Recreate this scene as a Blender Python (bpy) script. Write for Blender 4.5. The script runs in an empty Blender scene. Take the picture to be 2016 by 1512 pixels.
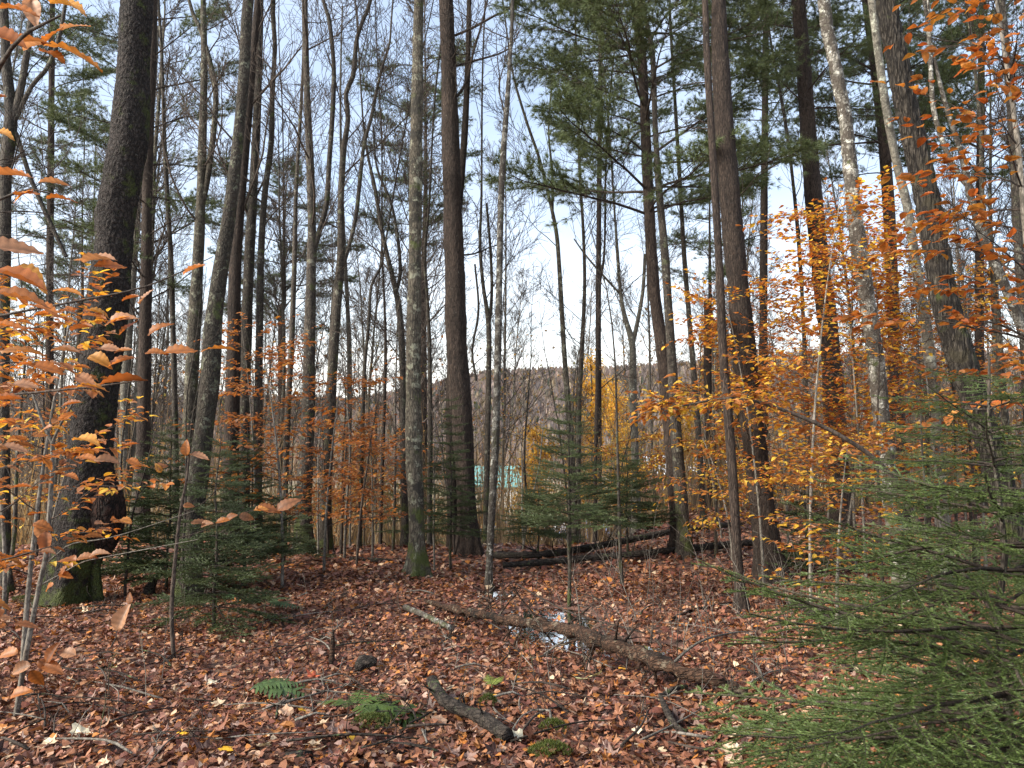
import bpy, math, random
import numpy as np
from mathutils import Vector, Matrix
S = bpy.context.scene
COL = S.collection
random.seed(7)
RG = np.random.default_rng(11)
PI = math.pi

# ---------------------------------------------------------------- camera, world, sun
H = 1.6; F = 1517.0; HOR = 880.0
TH = math.atan((HOR - 756) / F)
cd = bpy.data.cameras.new('camera'); cam = bpy.data.objects.new('camera', cd); COL.objects.link(cam)
cam.location = (0, 0, H); cam.rotation_euler = (PI/2 + TH, 0, 0)
cd.sensor_fit = 'HORIZONTAL'; cd.sensor_width = 36; cd.lens = 36 * F / 2016
cd.clip_start = .05; cd.clip_end = 4000
S.camera = cam
W = bpy.data.worlds.new('World'); S.world = W; W.use_nodes = True
wn = W.node_tree; wn.nodes.clear()
SUN_EL = math.radians(33); SUN_AZ = math.radians(-112)      # azimuth from +Y (view) towards +X
sk = wn.nodes.new('ShaderNodeTexSky'); sk.sky_type = 'NISHITA'; sk.sun_disc = False
sk.sun_elevation = SUN_EL; sk.sun_rotation = SUN_AZ; sk.dust_density = 2.0; sk.air_density = 1.15; sk.ozone_density = 1.6; sk.altitude = 200
tc = wn.nodes.new('ShaderNodeTexCoord'); mp = wn.nodes.new('ShaderNodeMapping'); mp.inputs['Scale'].default_value = (1, 1, 3.2)
nz = wn.nodes.new('ShaderNodeTexNoise'); nz.inputs['Scale'].default_value = 2.4; nz.inputs['Detail'].default_value = 7; nz.inputs['Roughness'].default_value = .6
rp = wn.nodes.new('ShaderNodeValToRGB'); rp.color_ramp.elements[0].position = .38; rp.color_ramp.elements[1].position = .72
rp.color_ramp.elements[0].color = (.42, .42, .42, 1); rp.color_ramp.elements[1].color = (.8, .8, .8, 1)
mx = wn.nodes.new('ShaderNodeMix'); mx.data_type = 'RGBA'; mx.inputs[7].default_value = (7.6, 7.8, 8.2, 1)
bg = wn.nodes.new('ShaderNodeBackground'); bg.inputs['Strength'].default_value = .09
wo = wn.nodes.new('ShaderNodeOutputWorld')
L_ = wn.links
L_.new(tc.outputs['Generated'], mp.inputs[0]); L_.new(mp.outputs[0], nz.inputs[0]); L_.new(nz.outputs[0], rp.inputs[0])
sz = wn.nodes.new('ShaderNodeSeparateXYZ'); L_.new(tc.outputs['Generated'], sz.inputs[0])
hz = wn.nodes.new('ShaderNodeMapRange'); hz.interpolation_type = 'SMOOTHSTEP'; hz.inputs[1].default_value = .0; hz.inputs[2].default_value = .34; hz.inputs[3].default_value = .95; hz.inputs[4].default_value = 0; L_.new(sz.outputs[2], hz.inputs[0])
mh = wn.nodes.new('ShaderNodeMix'); mh.data_type = 'RGBA'; mh.inputs[6].default_value = (3.3, 3.75, 4.5, 1); mh.inputs[7].default_value = (8.2, 7.9, 7.3, 1); L_.new(hz.outputs[0], mh.inputs[0]); L_.new(mh.outputs[2], mx.inputs[7])
mm_ = wn.nodes.new('ShaderNodeMath'); mm_.operation = 'MAXIMUM'; L_.new(rp.outputs[0], mm_.inputs[0]); L_.new(hz.outputs[0], mm_.inputs[1]); L_.new(mm_.outputs[0], mx.inputs[0]); L_.new(sk.outputs[0], mx.inputs[6]); L_.new(mx.outputs[2], bg.inputs[0]); L_.new(bg.outputs[0], wo.inputs[0])
sd = bpy.data.lights.new('sun', 'SUN'); so = bpy.data.objects.new('sun', sd); COL.objects.link(so)
sd.energy = 2.9; sd.angle = math.radians(24); sd.color = (1, .92, .79)
sv = Vector((math.sin(SUN_AZ)*math.cos(SUN_EL), math.cos(SUN_AZ)*math.cos(SUN_EL), math.sin(SUN_EL)))
so.rotation_euler = sv.to_track_quat('Z', 'Y').to_euler()
S.view_settings.view_transform = 'Standard'; S.view_settings.look = 'None'; S.view_settings.gamma = 1
S.view_settings.use_curve_mapping = False
S.view_settings.exposure = 1.82
S.render.engine = 'CYCLES'
S.cycles.max_bounces = 6; S.cycles.transparent_max_bounces = 6; S.cycles.transmission_bounces = 3; S.cycles.glossy_bounces = 2

# ---------------------------------------------------------------- helpers
def P(px, py, d):
    xr = (px - 1008) / F; yu = (756 - py) / F
    D = (xr, math.cos(TH) - yu*math.sin(TH), math.sin(TH) + yu*math.cos(TH))
    k = d / D[1]
    return np.array((D[0]*k, d, H + D[2]*k))
def sm(a, b, x):
    t = np.clip((x - a) / (b - a), 0, 1); return t*t*(3 - 2*t)
def hsh(i, j, k, s=0):
    with np.errstate(over='ignore'):
        n = (i.astype(np.int64)*374761393 + j.astype(np.int64)*668265263 + k.astype(np.int64)*2147483647 + s*974634777) & 0xffffffff
        n = ((n ^ (n >> 13)) * 1274126177) & 0xffffffff
        n = ((n ^ (n >> 16)) * 2246822519) & 0xffffffff
    return ((n ^ (n >> 15)) & 0xffffff) / float(0xffffff)
def vnoise(p, s=0):
    p = np.asarray(p, float); i = np.floor(p).astype(np.int64); f = p - i; f = f*f*(3-2*f); r = 0
    for a in (0, 1):
        for b in (0, 1):
            for c in (0, 1):
                w = (f[:, 0] if a else 1-f[:, 0])*(f[:, 1] if b else 1-f[:, 1])*(f[:, 2] if c else 1-f[:, 2])
                r = r + w*hsh(i[:, 0]+a, i[:, 1]+b, i[:, 2]+c, s)
    return r*2 - 1
def fbm(p, o=3, s=0):
    r = 0; a = 1
    for k in range(o): r = r + a*vnoise(p*2**k + 17.3*k, s); a *= .5
    return r
def worley(p, s=0):
    i = np.floor(p).astype(np.int64); F1 = np.full(len(p), 9.); F2 = np.full(len(p), 9.)
    for a in (-1, 0, 1):
        for b in (-1, 0, 1):
            for c in (-1, 0, 1):
                q = i + np.array((a, b, c))
                c0 = np.stack([q[:, 0] + hsh(q[:, 0], q[:, 1], q[:, 2], s+1), q[:, 1] + hsh(q[:, 0], q[:, 1], q[:, 2], s+2), q[:, 2] + hsh(q[:, 0], q[:, 1], q[:, 2], s+3)], 1)
                d = np.linalg.norm(c0 - p, axis=1)
                F2 = np.minimum(F2, np.maximum(F1, d)); F1 = np.minimum(F1, d)
    return F1, F2

PUD = [(980, 1166, .22, .40), (1078, 1212, .46, .52), (1085, 1242, .30, .34), (1225, 1268, .46, .28)]
PUDW = []
for (px, py, rx, ry) in PUD:
    d = (H + .06)*F/(py - HOR); q = P(px, py, d); PUDW.append((q[0], q[1], rx, ry))
def terrain(x, y):
    x = np.asarray(x, float); y = np.asarray(y, float)
    b = sm(1.2, 4.5, x); c = 12.6 + 4.2*b
    z = -.21*np.clip(y - c, 0, 16.5)
    z = z + sm(c-1.5, c+1.5, y)*.0
    z = z - 1.2*sm(34, 60, y)
    z = z + b*.22*sm(8, 15, y)
    pts = np.stack([x.ravel(), y.ravel(), np.zeros(x.size)], 1)
    near = 1 - sm(40, 80, y)
    z = z + (fbm(pts*.45, 3, 5).reshape(x.shape)*.07 + fbm(pts*2.1, 2, 6).reshape(x.shape)*.02)*near
    z = z + .10*sm(-2.5, -5, x)*sm(9, 6, y)
    fl = np.clip(np.exp(-((x-.7)/2.1)**4 - ((y-7.3)/1.8)**4), 0, 1); z = z*(1-.9*fl)
    for (cx, cy, rx, ry) in PUDW:
        z = z - .20*np.exp(-(((x-cx)/rx)**2 + ((y-cy)/ry)**2)*1.2)
    # hills
    r = np.hypot(x, y); az = x / np.maximum(y, 1)
    top = 29 + 19*sm(-.22, 0.0, az) + 6*sm(.2, .6, az)
    z = z + (top+5)*sm(130, 520, y)
    far = sm(150, 400, y)
    z = z + far*fbm(pts*.006, 4, 9).reshape(x.shape)*5
    return z
def gz(x, y): return float(terrain(np.array([x]), np.array([y]))[0])
def G(px, py, dmax=30):
    k = P(px, py, 1.0); d = np.arange(1.5, dmax, .05); hit = np.nonzero(H + (k[2]-H)*d <= terrain(k[0]*d, d))[0]
    q = P(px, py, d[hit[0]] if len(hit) else dmax)
    return np.array((q[0], q[1], gz(q[0], q[1])))

def mesh(name, V, F_, mat=None, col=None, smooth=True):
    me = bpy.data.meshes.new(name)
    V = np.asarray(V, np.float32); me.vertices.add(len(V)); me.vertices.foreach_set('co', V.ravel())
    if isinstance(F_, np.ndarray): F_ = [F_]
    F_ = [np.asarray(f, np.int32) for f in F_ if len(f)]
    tot = np.concatenate([np.full(len(f), f.shape[1], np.int32) for f in F_]); idx = np.concatenate([f.ravel() for f in F_])
    me.loops.add(len(idx)); me.loops.foreach_set('vertex_index', idx)
    st = np.concatenate([[0], np.cumsum(tot)[:-1]]).astype(np.int32)
    me.polygons.add(len(tot)); me.polygons.foreach_set('loop_start', st); me.polygons.foreach_set('loop_total', tot)
    me.polygons.foreach_set('use_smooth', np.full(len(tot), smooth))
    if col is not None:
        a = me.color_attributes.new('Col', 'FLOAT_COLOR', 'POINT')
        c = np.ones((len(V), 4), np.float32); c[:, :3] = col; a.data.foreach_set('color', c.ravel())
    me.update(calc_edges=True)
    if mat: me.materials.append(mat)
    return me
def obj(name, me, parent=None, loc=None, **kw):
    o = bpy.data.objects.new(name, me); COL.objects.link(o)
    if parent: o.parent = parent
    if loc is not None: o.location = loc
    for k, v in kw.items(): o[k] = v
    return o
def thing(name, label, cat, loc, group=None):
    o = bpy.data.objects.new(name, None); COL.objects.link(o); o.location = loc; o.empty_display_size = .1
    o['label'] = label; o['category'] = cat
    if group: o['group'] = group
    return o
def tree_copy(root, loc, rz=0, sc=1, label=None):
    r = root.copy(); COL.objects.link(r); r.location = loc; r.rotation_euler = (0, 0, rz); r.scale = (sc, sc, sc)
    if label: r['label'] = label
    for ch in root.children:
        c = ch.copy(); COL.objects.link(c); c.parent = r
        for g in ch.children:
            e = g.copy(); COL.objects.link(e); e.parent = c
    return r
def frames(pts):
    t = np.gradient(pts, axis=0); t /= np.linalg.norm(t, axis=1)[:, None] + 1e-9
    ref = np.array((0, 0, 1.)) if abs(t[0, 2]) < .8 else np.array((1., 0, 0))
    u = np.cross(t, ref); u /= np.linalg.norm(u, axis=1)[:, None] + 1e-9
    return u, np.cross(t, u)
def tube(pts, rad, n=3, cap=True):
    pts = np.asarray(pts, float); rad = np.asarray(rad, float); m = len(pts)
    u, v = frames(pts); a = np.arange(n)*2*PI/n
    V = pts[:, None] + rad[:, None, None]*(np.cos(a)[None, :, None]*u[:, None] + np.sin(a)[None, :, None]*v[:, None])
    i = np.arange(m-1)[:, None]*n; j = np.arange(n)[None]; k = (np.arange(n)[None]+1) % n
    Q = np.stack([i+j, i+k, i+n+k, i+n+j], 2).reshape(-1, 4)
    return V.reshape(-1, 3), Q
class MB:
    def __init__(s): s.V = []; s.Q = []; s.T = []; s.C = []; s.n = 0
    def add(s, V, Q=None, T=None, c=None):
        s.V.append(V)
        if Q is not None and len(Q): s.Q.append(np.asarray(Q) + s.n)
        if T is not None and len(T): s.T.append(np.asarray(T) + s.n)
        if c is not None:
            c = np.asarray(c, float)
            s.C.append(np.broadcast_to(c, (len(V), 3)) if c.ndim == 1 else c)
        s.n += len(V); return s
    def tube(s, p, r, n=3, c=None): V, Q = tube(p, r, n); return s.add(V, Q, c=c)
    def mesh(s, name, mat, smooth=True):
        Fs = []
        if s.Q: Fs.append(np.concatenate(s.Q))
        if s.T: Fs.append(np.concatenate(s.T))
        return mesh(name, np.concatenate(s.V), Fs, mat, np.concatenate(s.C) if s.C else None, smooth)
def catmull(pts, step):
    pts = np.asarray(pts, float); P0 = np.vstack([2*pts[0]-pts[1], pts, 2*pts[-1]-pts[-2]]); out = []
    for i in range(1, len(P0)-2):
        L = np.linalg.norm(P0[i+1, :3] - P0[i, :3]); n = max(1, int(round(L/step)))
        t = (np.arange(n)/n)[:, None]
        a, b, c, d = P0[i-1], P0[i], P0[i+1], P0[i+2]
        out.append(.5*(2*b + (c-a)*t + (2*a-5*b+4*c-d)*t**2 + (3*b-a-3*c+d)*t**3))
    out.append(pts[-1:]); return np.concatenate(out)
def unit(v): return v/(np.linalg.norm(v)+1e-9)

# ---------------------------------------------------------------- materials
class NT:
    def __init__(s, name):
        s.m = bpy.data.materials.new(name); s.m.use_nodes = True; s.t = s.m.node_tree; s.t.nodes.clear()
    def n(s, ty, **kw):
        nd = s.t.nodes.new('ShaderNode' + ty)
        for k, v in kw.items():
            if k.startswith('i_'):
                k = k[2:]; nd.inputs[int(k) if k.isdigit() else k.replace('_', ' ')].default_value = v
            else: setattr(nd, k, v)
        return nd
    def l(s, a, b): s.t.links.new(a, b)
    def ramp(s, src, stops):
        r = s.n('ValToRGB'); e = r.color_ramp.elements
        while len(e) < len(stops): e.new(.5)
        for el, (p, c) in zip(e, stops):
            el.position = p; el.color = (*c, 1) if not isinstance(c, (int, float)) else (c, c, c, 1)
        s.l(src, r.inputs[0]); return r.outputs[0]
    def mix(s, fac, a, b, mode='MIX'):
        m = s.n('Mix', data_type='RGBA', blend_type=mode)
        for v, i in ((fac, 0), (a, 6), (b, 7)):
            if isinstance(v, (int, float)): m.inputs[i].default_value = v
            elif isinstance(v, tuple): m.inputs[i].default_value = (*v, 1)
            else: s.l(v, m.inputs[i])
        return m.outputs[2]
    def math(s, op, a, b=None):
        m = s.n('Math', operation=op)
        for v, i in ((a, 0), (b, 1)):
            if v is None: continue
            if isinstance(v, (int, float)): m.inputs[i].default_value = v
            else: s.l(v, m.inputs[i])
        return m.outputs[0]
    def out(s, sh): o = s.n('OutputMaterial'); s.l(sh, o.inputs[0]); return s.m
    def noise(s, vec, sc, det=4, ro=.6):
        x = s.n('TexNoise', i_Scale=sc, i_Detail=det, i_Roughness=ro); s.l(vec, x.inputs[0]); return x.outputs[0]
def bark(name, dark, light, sc=30, zs=.25, bump=.02, lich=0, lichc=(.42, .43, .36), moss=0, patch=0, patchc=(.03, .027, .022), crack=(.05, .22), lsc=7, rand=.25, ring=0, axis=None):
    k = NT(name); tcn = k.n('TexCoord'); o = tcn.outputs['Object']; oi = k.n('ObjectInfo')
    off = k.n('VectorMath', operation='ADD'); k.l(o, off.inputs[0])
    cmb = k.n('CombineXYZ'); mm = k.math('MULTIPLY', oi.outputs['Random'], 37.0); k.l(mm, cmb.inputs[0]); k.l(mm, cmb.inputs[2]); k.l(cmb.outputs[0], off.inputs[1])
    o = off.outputs[0]
    mp = k.n('Mapping'); mp.inputs['Scale'].default_value = axis or (1, 1, zs); k.l(o, mp.inputs[0]); v = mp.outputs[0]
    wn_ = k.n('TexNoise', i_Scale=sc*.5, i_Detail=3); k.l(v, wn_.inputs[0])
    wv = k.n('VectorMath', operation='MULTIPLY_ADD'); k.l(wn_.outputs[1], wv.inputs[0]); wv.inputs[1].default_value = (1.25/sc,)*3; k.l(v, wv.inputs[2])
    vo = k.n('TexVoronoi', feature='DISTANCE_TO_EDGE', i_Scale=sc); k.l(wv.outputs[0], vo.inputs[0])
    vo2 = k.n('TexVoronoi', feature='DISTANCE_TO_EDGE', i_Scale=sc*2.1); k.l(wv.outputs[0], vo2.inputs[0])
    ed = k.math('ADD', k.math('MULTIPLY', vo.outputs[0], .7), k.math('MULTIPLY', vo2.outputs[0], .5))
    md = k.noise(v, sc*.35, 4, .7); ed = k.math('ADD', ed, k.math('MULTIPLY', k.math('SUBTRACT', md, .5), .45))
    cr = k.ramp(ed, [(crack[0]*.3, 0), (crack[1]*1.25, 1)])
    fine = k.noise(v, sc*4, 5, .7); big = k.noise(o, 2.3, 3)
    c = k.mix(cr, dark, light)
    c = k.mix(k.ramp(fine, [(.3, .0), (.7, .75)]), c, tuple(x*.45 for x in dark), 'MIX') if False else k.mix(.7, c, k.ramp(fine, [(.28, .35), (.72, 1.0)]), 'MULTIPLY')
    c = k.mix(.6, c, k.ramp(big, [(.3, .55), (.7, 1.15)]), 'MULTIPLY')
    if patch:
        pn = k.noise(o, lsc*.6, 5, .65); c = k.mix(k.math('MULTIPLY', k.ramp(pn, [(.62-patch*.25, 0), (.68-patch*.25, 1)]), .9), c, patchc)
    if lich:
        ln = k.noise(o, lsc, 7, .72); c = k.mix(k.math('MULTIPLY', k.ramp(ln, [(.66-lich*.3, 0), (.72-lich*.3, 1)]), .85), c, lichc)
        l2 = k.noise(o, lsc*2.7, 6, .7); c = k.mix(k.math('MULTIPLY', k.ramp(l2, [(.60, 0), (.66, 1)]), .5*min(1, lich*2)), c, (.20, .22, .15))
    if ring:
        mp2 = k.n('Mapping'); mp2.inputs['Scale'].default_value = (1.2, 1.2, 9); k.l(o, mp2.inputs[0])
        rn = k.noise(mp2.outputs[0], 3.2, 4, .6); c = k.mix(k.math('MULTIPLY', k.ramp(rn, [(.58, 0), (.63, 1)]), ring), c, patchc)
    if moss:
        sp = k.n('SeparateXYZ'); k.l(tcn.outputs['Object'], sp.inputs[0])
        zz = k.n('MapRange'); zz.inputs[1].default_value = 0; zz.inputs[2].default_value = 1.3; zz.inputs[3].default_value = .34*moss; zz.inputs[4].default_value = .02; k.l(sp.outputs[2], zz.inputs[0])
        ge = k.n('NewGeometry'); sx = k.n('SeparateXYZ'); k.l(ge.outputs['Normal'], sx.inputs[0])
        side = k.math('MULTIPLY', k.math('MAXIMUM', sx.outputs[0], 0.0), .13*moss)
        mn = k.noise(o, 5, 5, .65); s_ = k.math('ADD', k.math('ADD', mn, zz.outputs[0]), side)
        c = k.mix(k.math('MULTIPLY', k.ramp(s_, [(.62, 0), (.74, 1)]), .85), c, k.mix(fine, (.02, .03, .008), (.09, .11, .025)))
    rr = k.n('MapRange'); rr.inputs[3].default_value = 1-rand; rr.inputs[4].default_value = 1+rand; k.l(oi.outputs['Random'], rr.inputs[0])
    hs = k.n('HueSaturation'); k.l(rr.outputs[0], hs.inputs['Value']); k.l(c, hs.inputs['Color'])
    b = k.n('BsdfPrincipled', i_Roughness=.85); b.inputs['Specular IOR Level'].default_value = .25; k.l(hs.outputs[0], b.inputs[0])
    hgt = k.math('ADD', cr, k.math('MULTIPLY', fine, .5)); bp = k.n('Bump', i_Strength=.9, i_Distance=bump); k.l(hgt, bp.inputs['Height']); k.l(bp.outputs[0], b.inputs['Normal'])
    return k.out(b.outputs[0])
def leafmat(name, tr=.35, rough=.5, var=.25, spec=.4, veins=False, back=None):
    k = NT(name); at = k.n('Attribute', attribute_name='Col'); oi = k.n('ObjectInfo')
    rr = k.n('MapRange'); rr.inputs[3].default_value = 1-var; rr.inputs[4].default_value = 1+var; k.l(oi.outputs['Random'], rr.inputs[0])
    hs = k.n('HueSaturation'); k.l(rr.outputs[0], hs.inputs['Value']); k.l(at.outputs[0], hs.inputs['Color']); c = hs.outputs[0]
    tcn = k.n('TexCoord'); nn = k.noise(tcn.outputs['Object'], 60, 4, .7)
    c = k.mix(.55, c, k.ramp(nn, [(.3, .55), (.65, 1.1)]), 'MULTIPLY')
    if back:
        ge = k.n('NewGeometry'); c = k.mix(k.math('MULTIPLY', ge.outputs['Backfacing'], back[1]), c, back[0])
    b = k.n('BsdfPrincipled', i_Roughness=rough); b.inputs['Specular IOR Level'].default_value = spec; k.l(c, b.inputs[0])
    if tr:
        t = k.n('BsdfTranslucent'); k.l(k.mix(1.0, c, (1.35, 1.1, .75), 'MULTIPLY'), t.inputs[0]); ms = k.n('MixShader', i_0=tr); k.l(b.outputs[0], ms.inputs[1]); k.l(t.outputs[0], ms.inputs[2]); return k.out(ms.outputs[0])
    return k.out(b.outputs[0])
def plain(name, c, rough=.7, metal=0, n=.3, nsc=8):
    k = NT(name); tcn = k.n('TexCoord'); nn = k.noise(tcn.outputs['Object'], nsc, 4)
    cc = k.mix(n, c, k.ramp(nn, [(.3, .4), (.7, 1)]), 'MULTIPLY'); b = k.n('BsdfPrincipled', i_Roughness=rough, i_Metallic=metal); k.l(cc, b.inputs[0]); return k.out(b.outputs[0])

M = {}
M['cherry'] = bark('dark_scaly_bark', (.010, .008, .0075), (.052, .042, .038), 30, .5, .02, lich=.12, lichc=(.11, .105, .095), moss=.55, lsc=14)
M['pine'] = bark('pine_bark', (.020, .014, .012), (.088, .063, .049), 62, .13, .010, lich=.05, lichc=(.2, .19, .16), lsc=9)
M['maple'] = bark('grey_maple_bark', (.035, .03, .023), (.14, .12, .09), 34, .3, .008, lich=.36, lichc=(.21, .21, .155), moss=.5, patch=.3, lsc=8)
M['birch'] = bark('mottled_birch_bark', (.11, .10, .085), (.30, .285, .25), 26, .6, .008, lich=.30, lichc=(.46, .46, .41), patch=.75, patchc=(.045, .037, .03), lsc=12, ring=.55, moss=.25)
M['mottle'] = bark('lichen_mottled_bark', (.018, .015, .012), (.075, .065, .05), 30, .5, .01, lich=.36, lichc=(.15, .155, .115), patch=.5, patchc=(.035, .028, .022), lsc=10, moss=.4)
M['shag'] = bark('furrowed_pale_bark', (.013, .010, .008), (.175, .15, .12), 38, .13, .025, moss=1.0, patch=.34, patchc=(.04, .034, .022), lsc=6, crack=(.3, .42))
M['smooth'] = bark('smooth_grey_bark', (.09, .083, .068), (.18, .165, .135), 20, .8, .003, lich=.3, lichc=(.30, .31, .25), lsc=9, patch=.15)
M['darkbark'] = bark('dark_young_bark', (.025, .021, .018), (.10, .083, .067), 40, .3, .006, lich=.3, lichc=(.17, .165, .13), lsc=10, moss=.4)
M['fargrey'] = bark('far_grey_bark', (.06, .05, .042), (.16, .14, .115), 30, .3, .004, lich=.3, lichc=(.24, .23, .19))
M['fartwig'] = bark('far_twig_bark', (.07, .058, .05), (.17, .14, .12), 30, .5, .002)
M['twig'] = bark('twig_bark', (.03, .023, .019), (.095, .073, .058), 30, .5, .002, rand=.35)
M['twigpale'] = bark('pale_twig_bark', (.10, .09, .075), (.26, .235, .20), 30, .5, .002, rand=.3)
M['deadlog'] = bark('rotting_log_bark', (.022, .013, .009), (.115, .062, .038), 40, .5, .014, lich=.3, lichc=(.17, .14, .10), lsc=10, patch=.35, patchc=(.012, .009, .007), axis=(.12, 1, 1))
M['rotwound'] = bark('dark_wound_wood', (.006, .004, .003), (.06, .03, .022), 18, .4, .03, lsc=10)
M['blacklog'] = bark('wet_black_bark', (.014, .011, .009), (.07, .056, .045), 30, .6, .012, lich=.28, lichc=(.10, .13, .05), lsc=9, axis=(.35, .8, 1))
M['leaf'] = leafmat('beech_leaf', .42, .5, .22)
M['litter'] = leafmat('fallen_leaf', .10, .5, .12, .4)
M['needle'] = leafmat('needles', .12, .5, .15, .35)
M['fern'] = leafmat('fern_frond', .3, .5, .1)

# ---------------------------------------------------------------- ground
def grid(xs, ys):
    X, Y = np.meshgrid(xs, ys); Z = terrain(X, Y); V = np.stack([X.ravel(), Y.ravel(), Z.ravel()], 1)
    nx, ny = len(xs), len(ys); i = (np.arange(ny-1)[:, None]*nx + np.arange(nx-1)[None]).ravel()
    return V, np.stack([i, i+1, i+nx+1, i+nx], 1)
k = NT('forest_floor'); ge = k.n('NewGeometry'); pos = ge.outputs['Position']
n1 = k.noise(pos, 9, 6, .7); n2 = k.noise(pos, 1.2, 3); vo = k.n('TexVoronoi', i_Scale=11.0); k.l(pos, vo.inputs[0])
sep = k.n('SeparateColor'); k.l(vo.outputs['Color'], sep.inputs[0])
lf = k.ramp(sep.outputs[0], [(0, (.05, .022, .016)), (.4, (.13, .055, .038)), (.75, (.20, .10, .07)), (1, (.30, .19, .13))])
soil = k.mix(k.ramp(n1, [(.35, 0), (.6, 1)]), (.035, .02, .014), lf)
sxy = k.n('SeparateXYZ'); k.l(pos, sxy.inputs[0])
far = k.n('MapRange'); far.inputs[1].default_value = 24; far.inputs[2].default_value = 34; k.l(sxy.outputs[1], far.inputs[0])
nm = k.noise(pos, .25, 5); mead = k.ramp(nm, [(.3, (.14, .10, .055)), (.5, (.22, .17, .09)), (.7, (.14, .15, .06))])
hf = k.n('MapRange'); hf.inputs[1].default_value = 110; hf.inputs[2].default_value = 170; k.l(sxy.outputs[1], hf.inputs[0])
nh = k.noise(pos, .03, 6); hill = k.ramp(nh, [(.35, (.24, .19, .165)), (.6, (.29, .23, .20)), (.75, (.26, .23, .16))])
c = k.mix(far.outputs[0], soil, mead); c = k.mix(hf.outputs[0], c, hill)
b = k.n('BsdfPrincipled', i_Roughness=.9); k.l(c, b.inputs[0]); bp = k.n('Bump', i_Strength=.6, i_Distance=.03); k.l(n1, bp.inputs['Height']); k.l(bp.outputs[0], b.inputs['Normal'])
M['ground'] = k.out(b.outputs[0])
def sp(a, b_, n, p=1): return a + (b_-a)*np.linspace(0, 1, n)**p
ysn = np.concatenate([np.arange(-6, 2, .5), np.arange(2, 10, .08), np.arange(10, 18, .16), np.arange(18, 60, 1.2), np.geomspace(60, 1600, 60)])
xsn = np.concatenate([-np.geomspace(1300, 9, 40), np.arange(-8.8, 8.8, .09), np.geomspace(9, 1300, 40)])
V, Q = grid(xsn, ysn)
obj('forest_floor', mesh('forest_floor', V, Q, M['ground']), kind='structure')
# pool of standing water
k = NT('puddle_water'); b = k.n('BsdfPrincipled', i_Roughness=.03, i_IOR=1.33); b.inputs[0].default_value = (.02, .018, .014, 1)
g = k.n('BsdfGlossy', i_Roughness=.02); g.inputs[0].default_value = (.95, .95, .95, 1); ms = k.n('MixShader', i_0=.75); k.l(b.outputs[0], ms.inputs[1]); k.l(g.outputs[0], ms.inputs[2])
ge = k.n('NewGeometry'); nn = k.noise(ge.outputs['Position'], 6, 2); bp = k.n('Bump', i_Strength=.04, i_Distance=.02); k.l(nn, bp.inputs['Height']); k.l(bp.outputs[0], g.inputs['Normal'])
M['water'] = k.out(ms.outputs[0])
cx = np.mean([p[0] for p in PUDW]); cy = np.mean([p[1] for p in PUDW])
WZ = -.055
a = np.linspace(0, 2*PI, 40, endpoint=False)
V = np.stack([cx + 2.0*np.cos(a), cy + 1.7*np.sin(a), np.full(40, WZ)], 1)
V = np.vstack([V, [[cx, cy, WZ]]]); T = np.stack([np.arange(40), (np.arange(40)+1) % 40, np.full(40, 40)], 1)
obj('puddle', mesh('puddle', V, T, M['water']), kind='structure')

# gravel road in the valley
M['road'] = plain('pale_gravel', (.55, .53, .50), .9, n=.3, nsc=3)
xs = np.linspace(-40, 30, 60); r0 = 31 + .02*xs; V = np.concatenate([np.stack([xs, r0+w, terrain(xs, r0+w)+.03], 1) for w in (0, 2, 4, 6.5)])
Q = np.concatenate([np.stack([np.arange(59)+j*60, np.arange(1, 60)+j*60, np.arange(1, 60)+(j+1)*60, np.arange(59)+(j+1)*60], 1) for j in range(3)])
obj('gravel_road', mesh('gravel_road', V, Q, M['road']), kind='structure')

# ---------------------------------------------------------------- growth code
def grow(T, p, d, L, r, lvl, rng, wig=.10, up=.06, ang=(.45, .9), nch=(7, 5, 4), lf=(.35, .6), t0=.25, rmin=.0025, seg=None):
    n = max(3, int(L/(seg or max(.12, L/6)))); n = min(n, 9)
    pts = [p]; dirs = [d]
    for i in range(n):
        d = unit(d + rng.normal(0, wig, 3) + np.array((0, 0, up))); p = p + d*L/n; pts.append(p); dirs.append(d)
    pts = np.array(pts); T.append((pts, np.linspace(r, max(r*.3, rmin), n+1), lvl))
    if lvl <= 0: return
    k = nch[min(len(nch)-1, max(0, len(nch)-lvl))] if isinstance(nch, tuple) else nch
    for j in range(k):
        t = t0 + (1-t0)*(j + rng.random())/k; t = min(t, .98); i = int(t*n); f = t*n - i
        q = pts[i]*(1-f) + pts[min(i+1, n)]*f; dd = dirs[min(i+1, n)]
        ax = unit(np.cross(dd, rng.normal(0, 1, 3))); A = rng.uniform(*ang)
        nd = unit(dd*math.cos(A) + ax*math.sin(A))
        grow(T, q, nd, L*rng.uniform(*lf)*(1.15-.6*t), max(rmin, r*(1-.7*t)*.55), lvl-1, rng, wig*1.2, up, ang, nch, lf, .15, rmin)
def tubes_mesh(T, name, mat, sides=(3, 3, 4, 5)):
    mb = MB()
    for pts, r, lvl in T: mb.tube(pts, r, sides[min(lvl, len(sides)-1)])
    return mb.mesh(name, mat)

ZONES = [(-1e9, 290, 'left of the big dark mossy-footed trunk'), (290, 620, 'behind the left firs and trunks'), (620, 830, 'behind the sinuous dark maple'), (830, 1130, 'in the gap around the central pine'),
         (1130, 1460, 'behind the broad-crowned pine'), (1460, 1700, 'behind the thick brown pine at the right'), (1700, 1e9, 'behind the leaning furrowed trunk at the right')]
def zone(x, y):
    px = 1008 + F*x/y*1.0
    for a_, b_, t in ZONES:
        if a_ <= px < b_: return t
def zoned(o, kind, x, y, lim):
    dpt = 'close' if y < lim else 'distant'; z = zone(x, y); o['label'] = '%s %s %s' % (dpt, kind, z); o['group'] = '%s %ss %s' % (dpt, kind, z)
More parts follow.
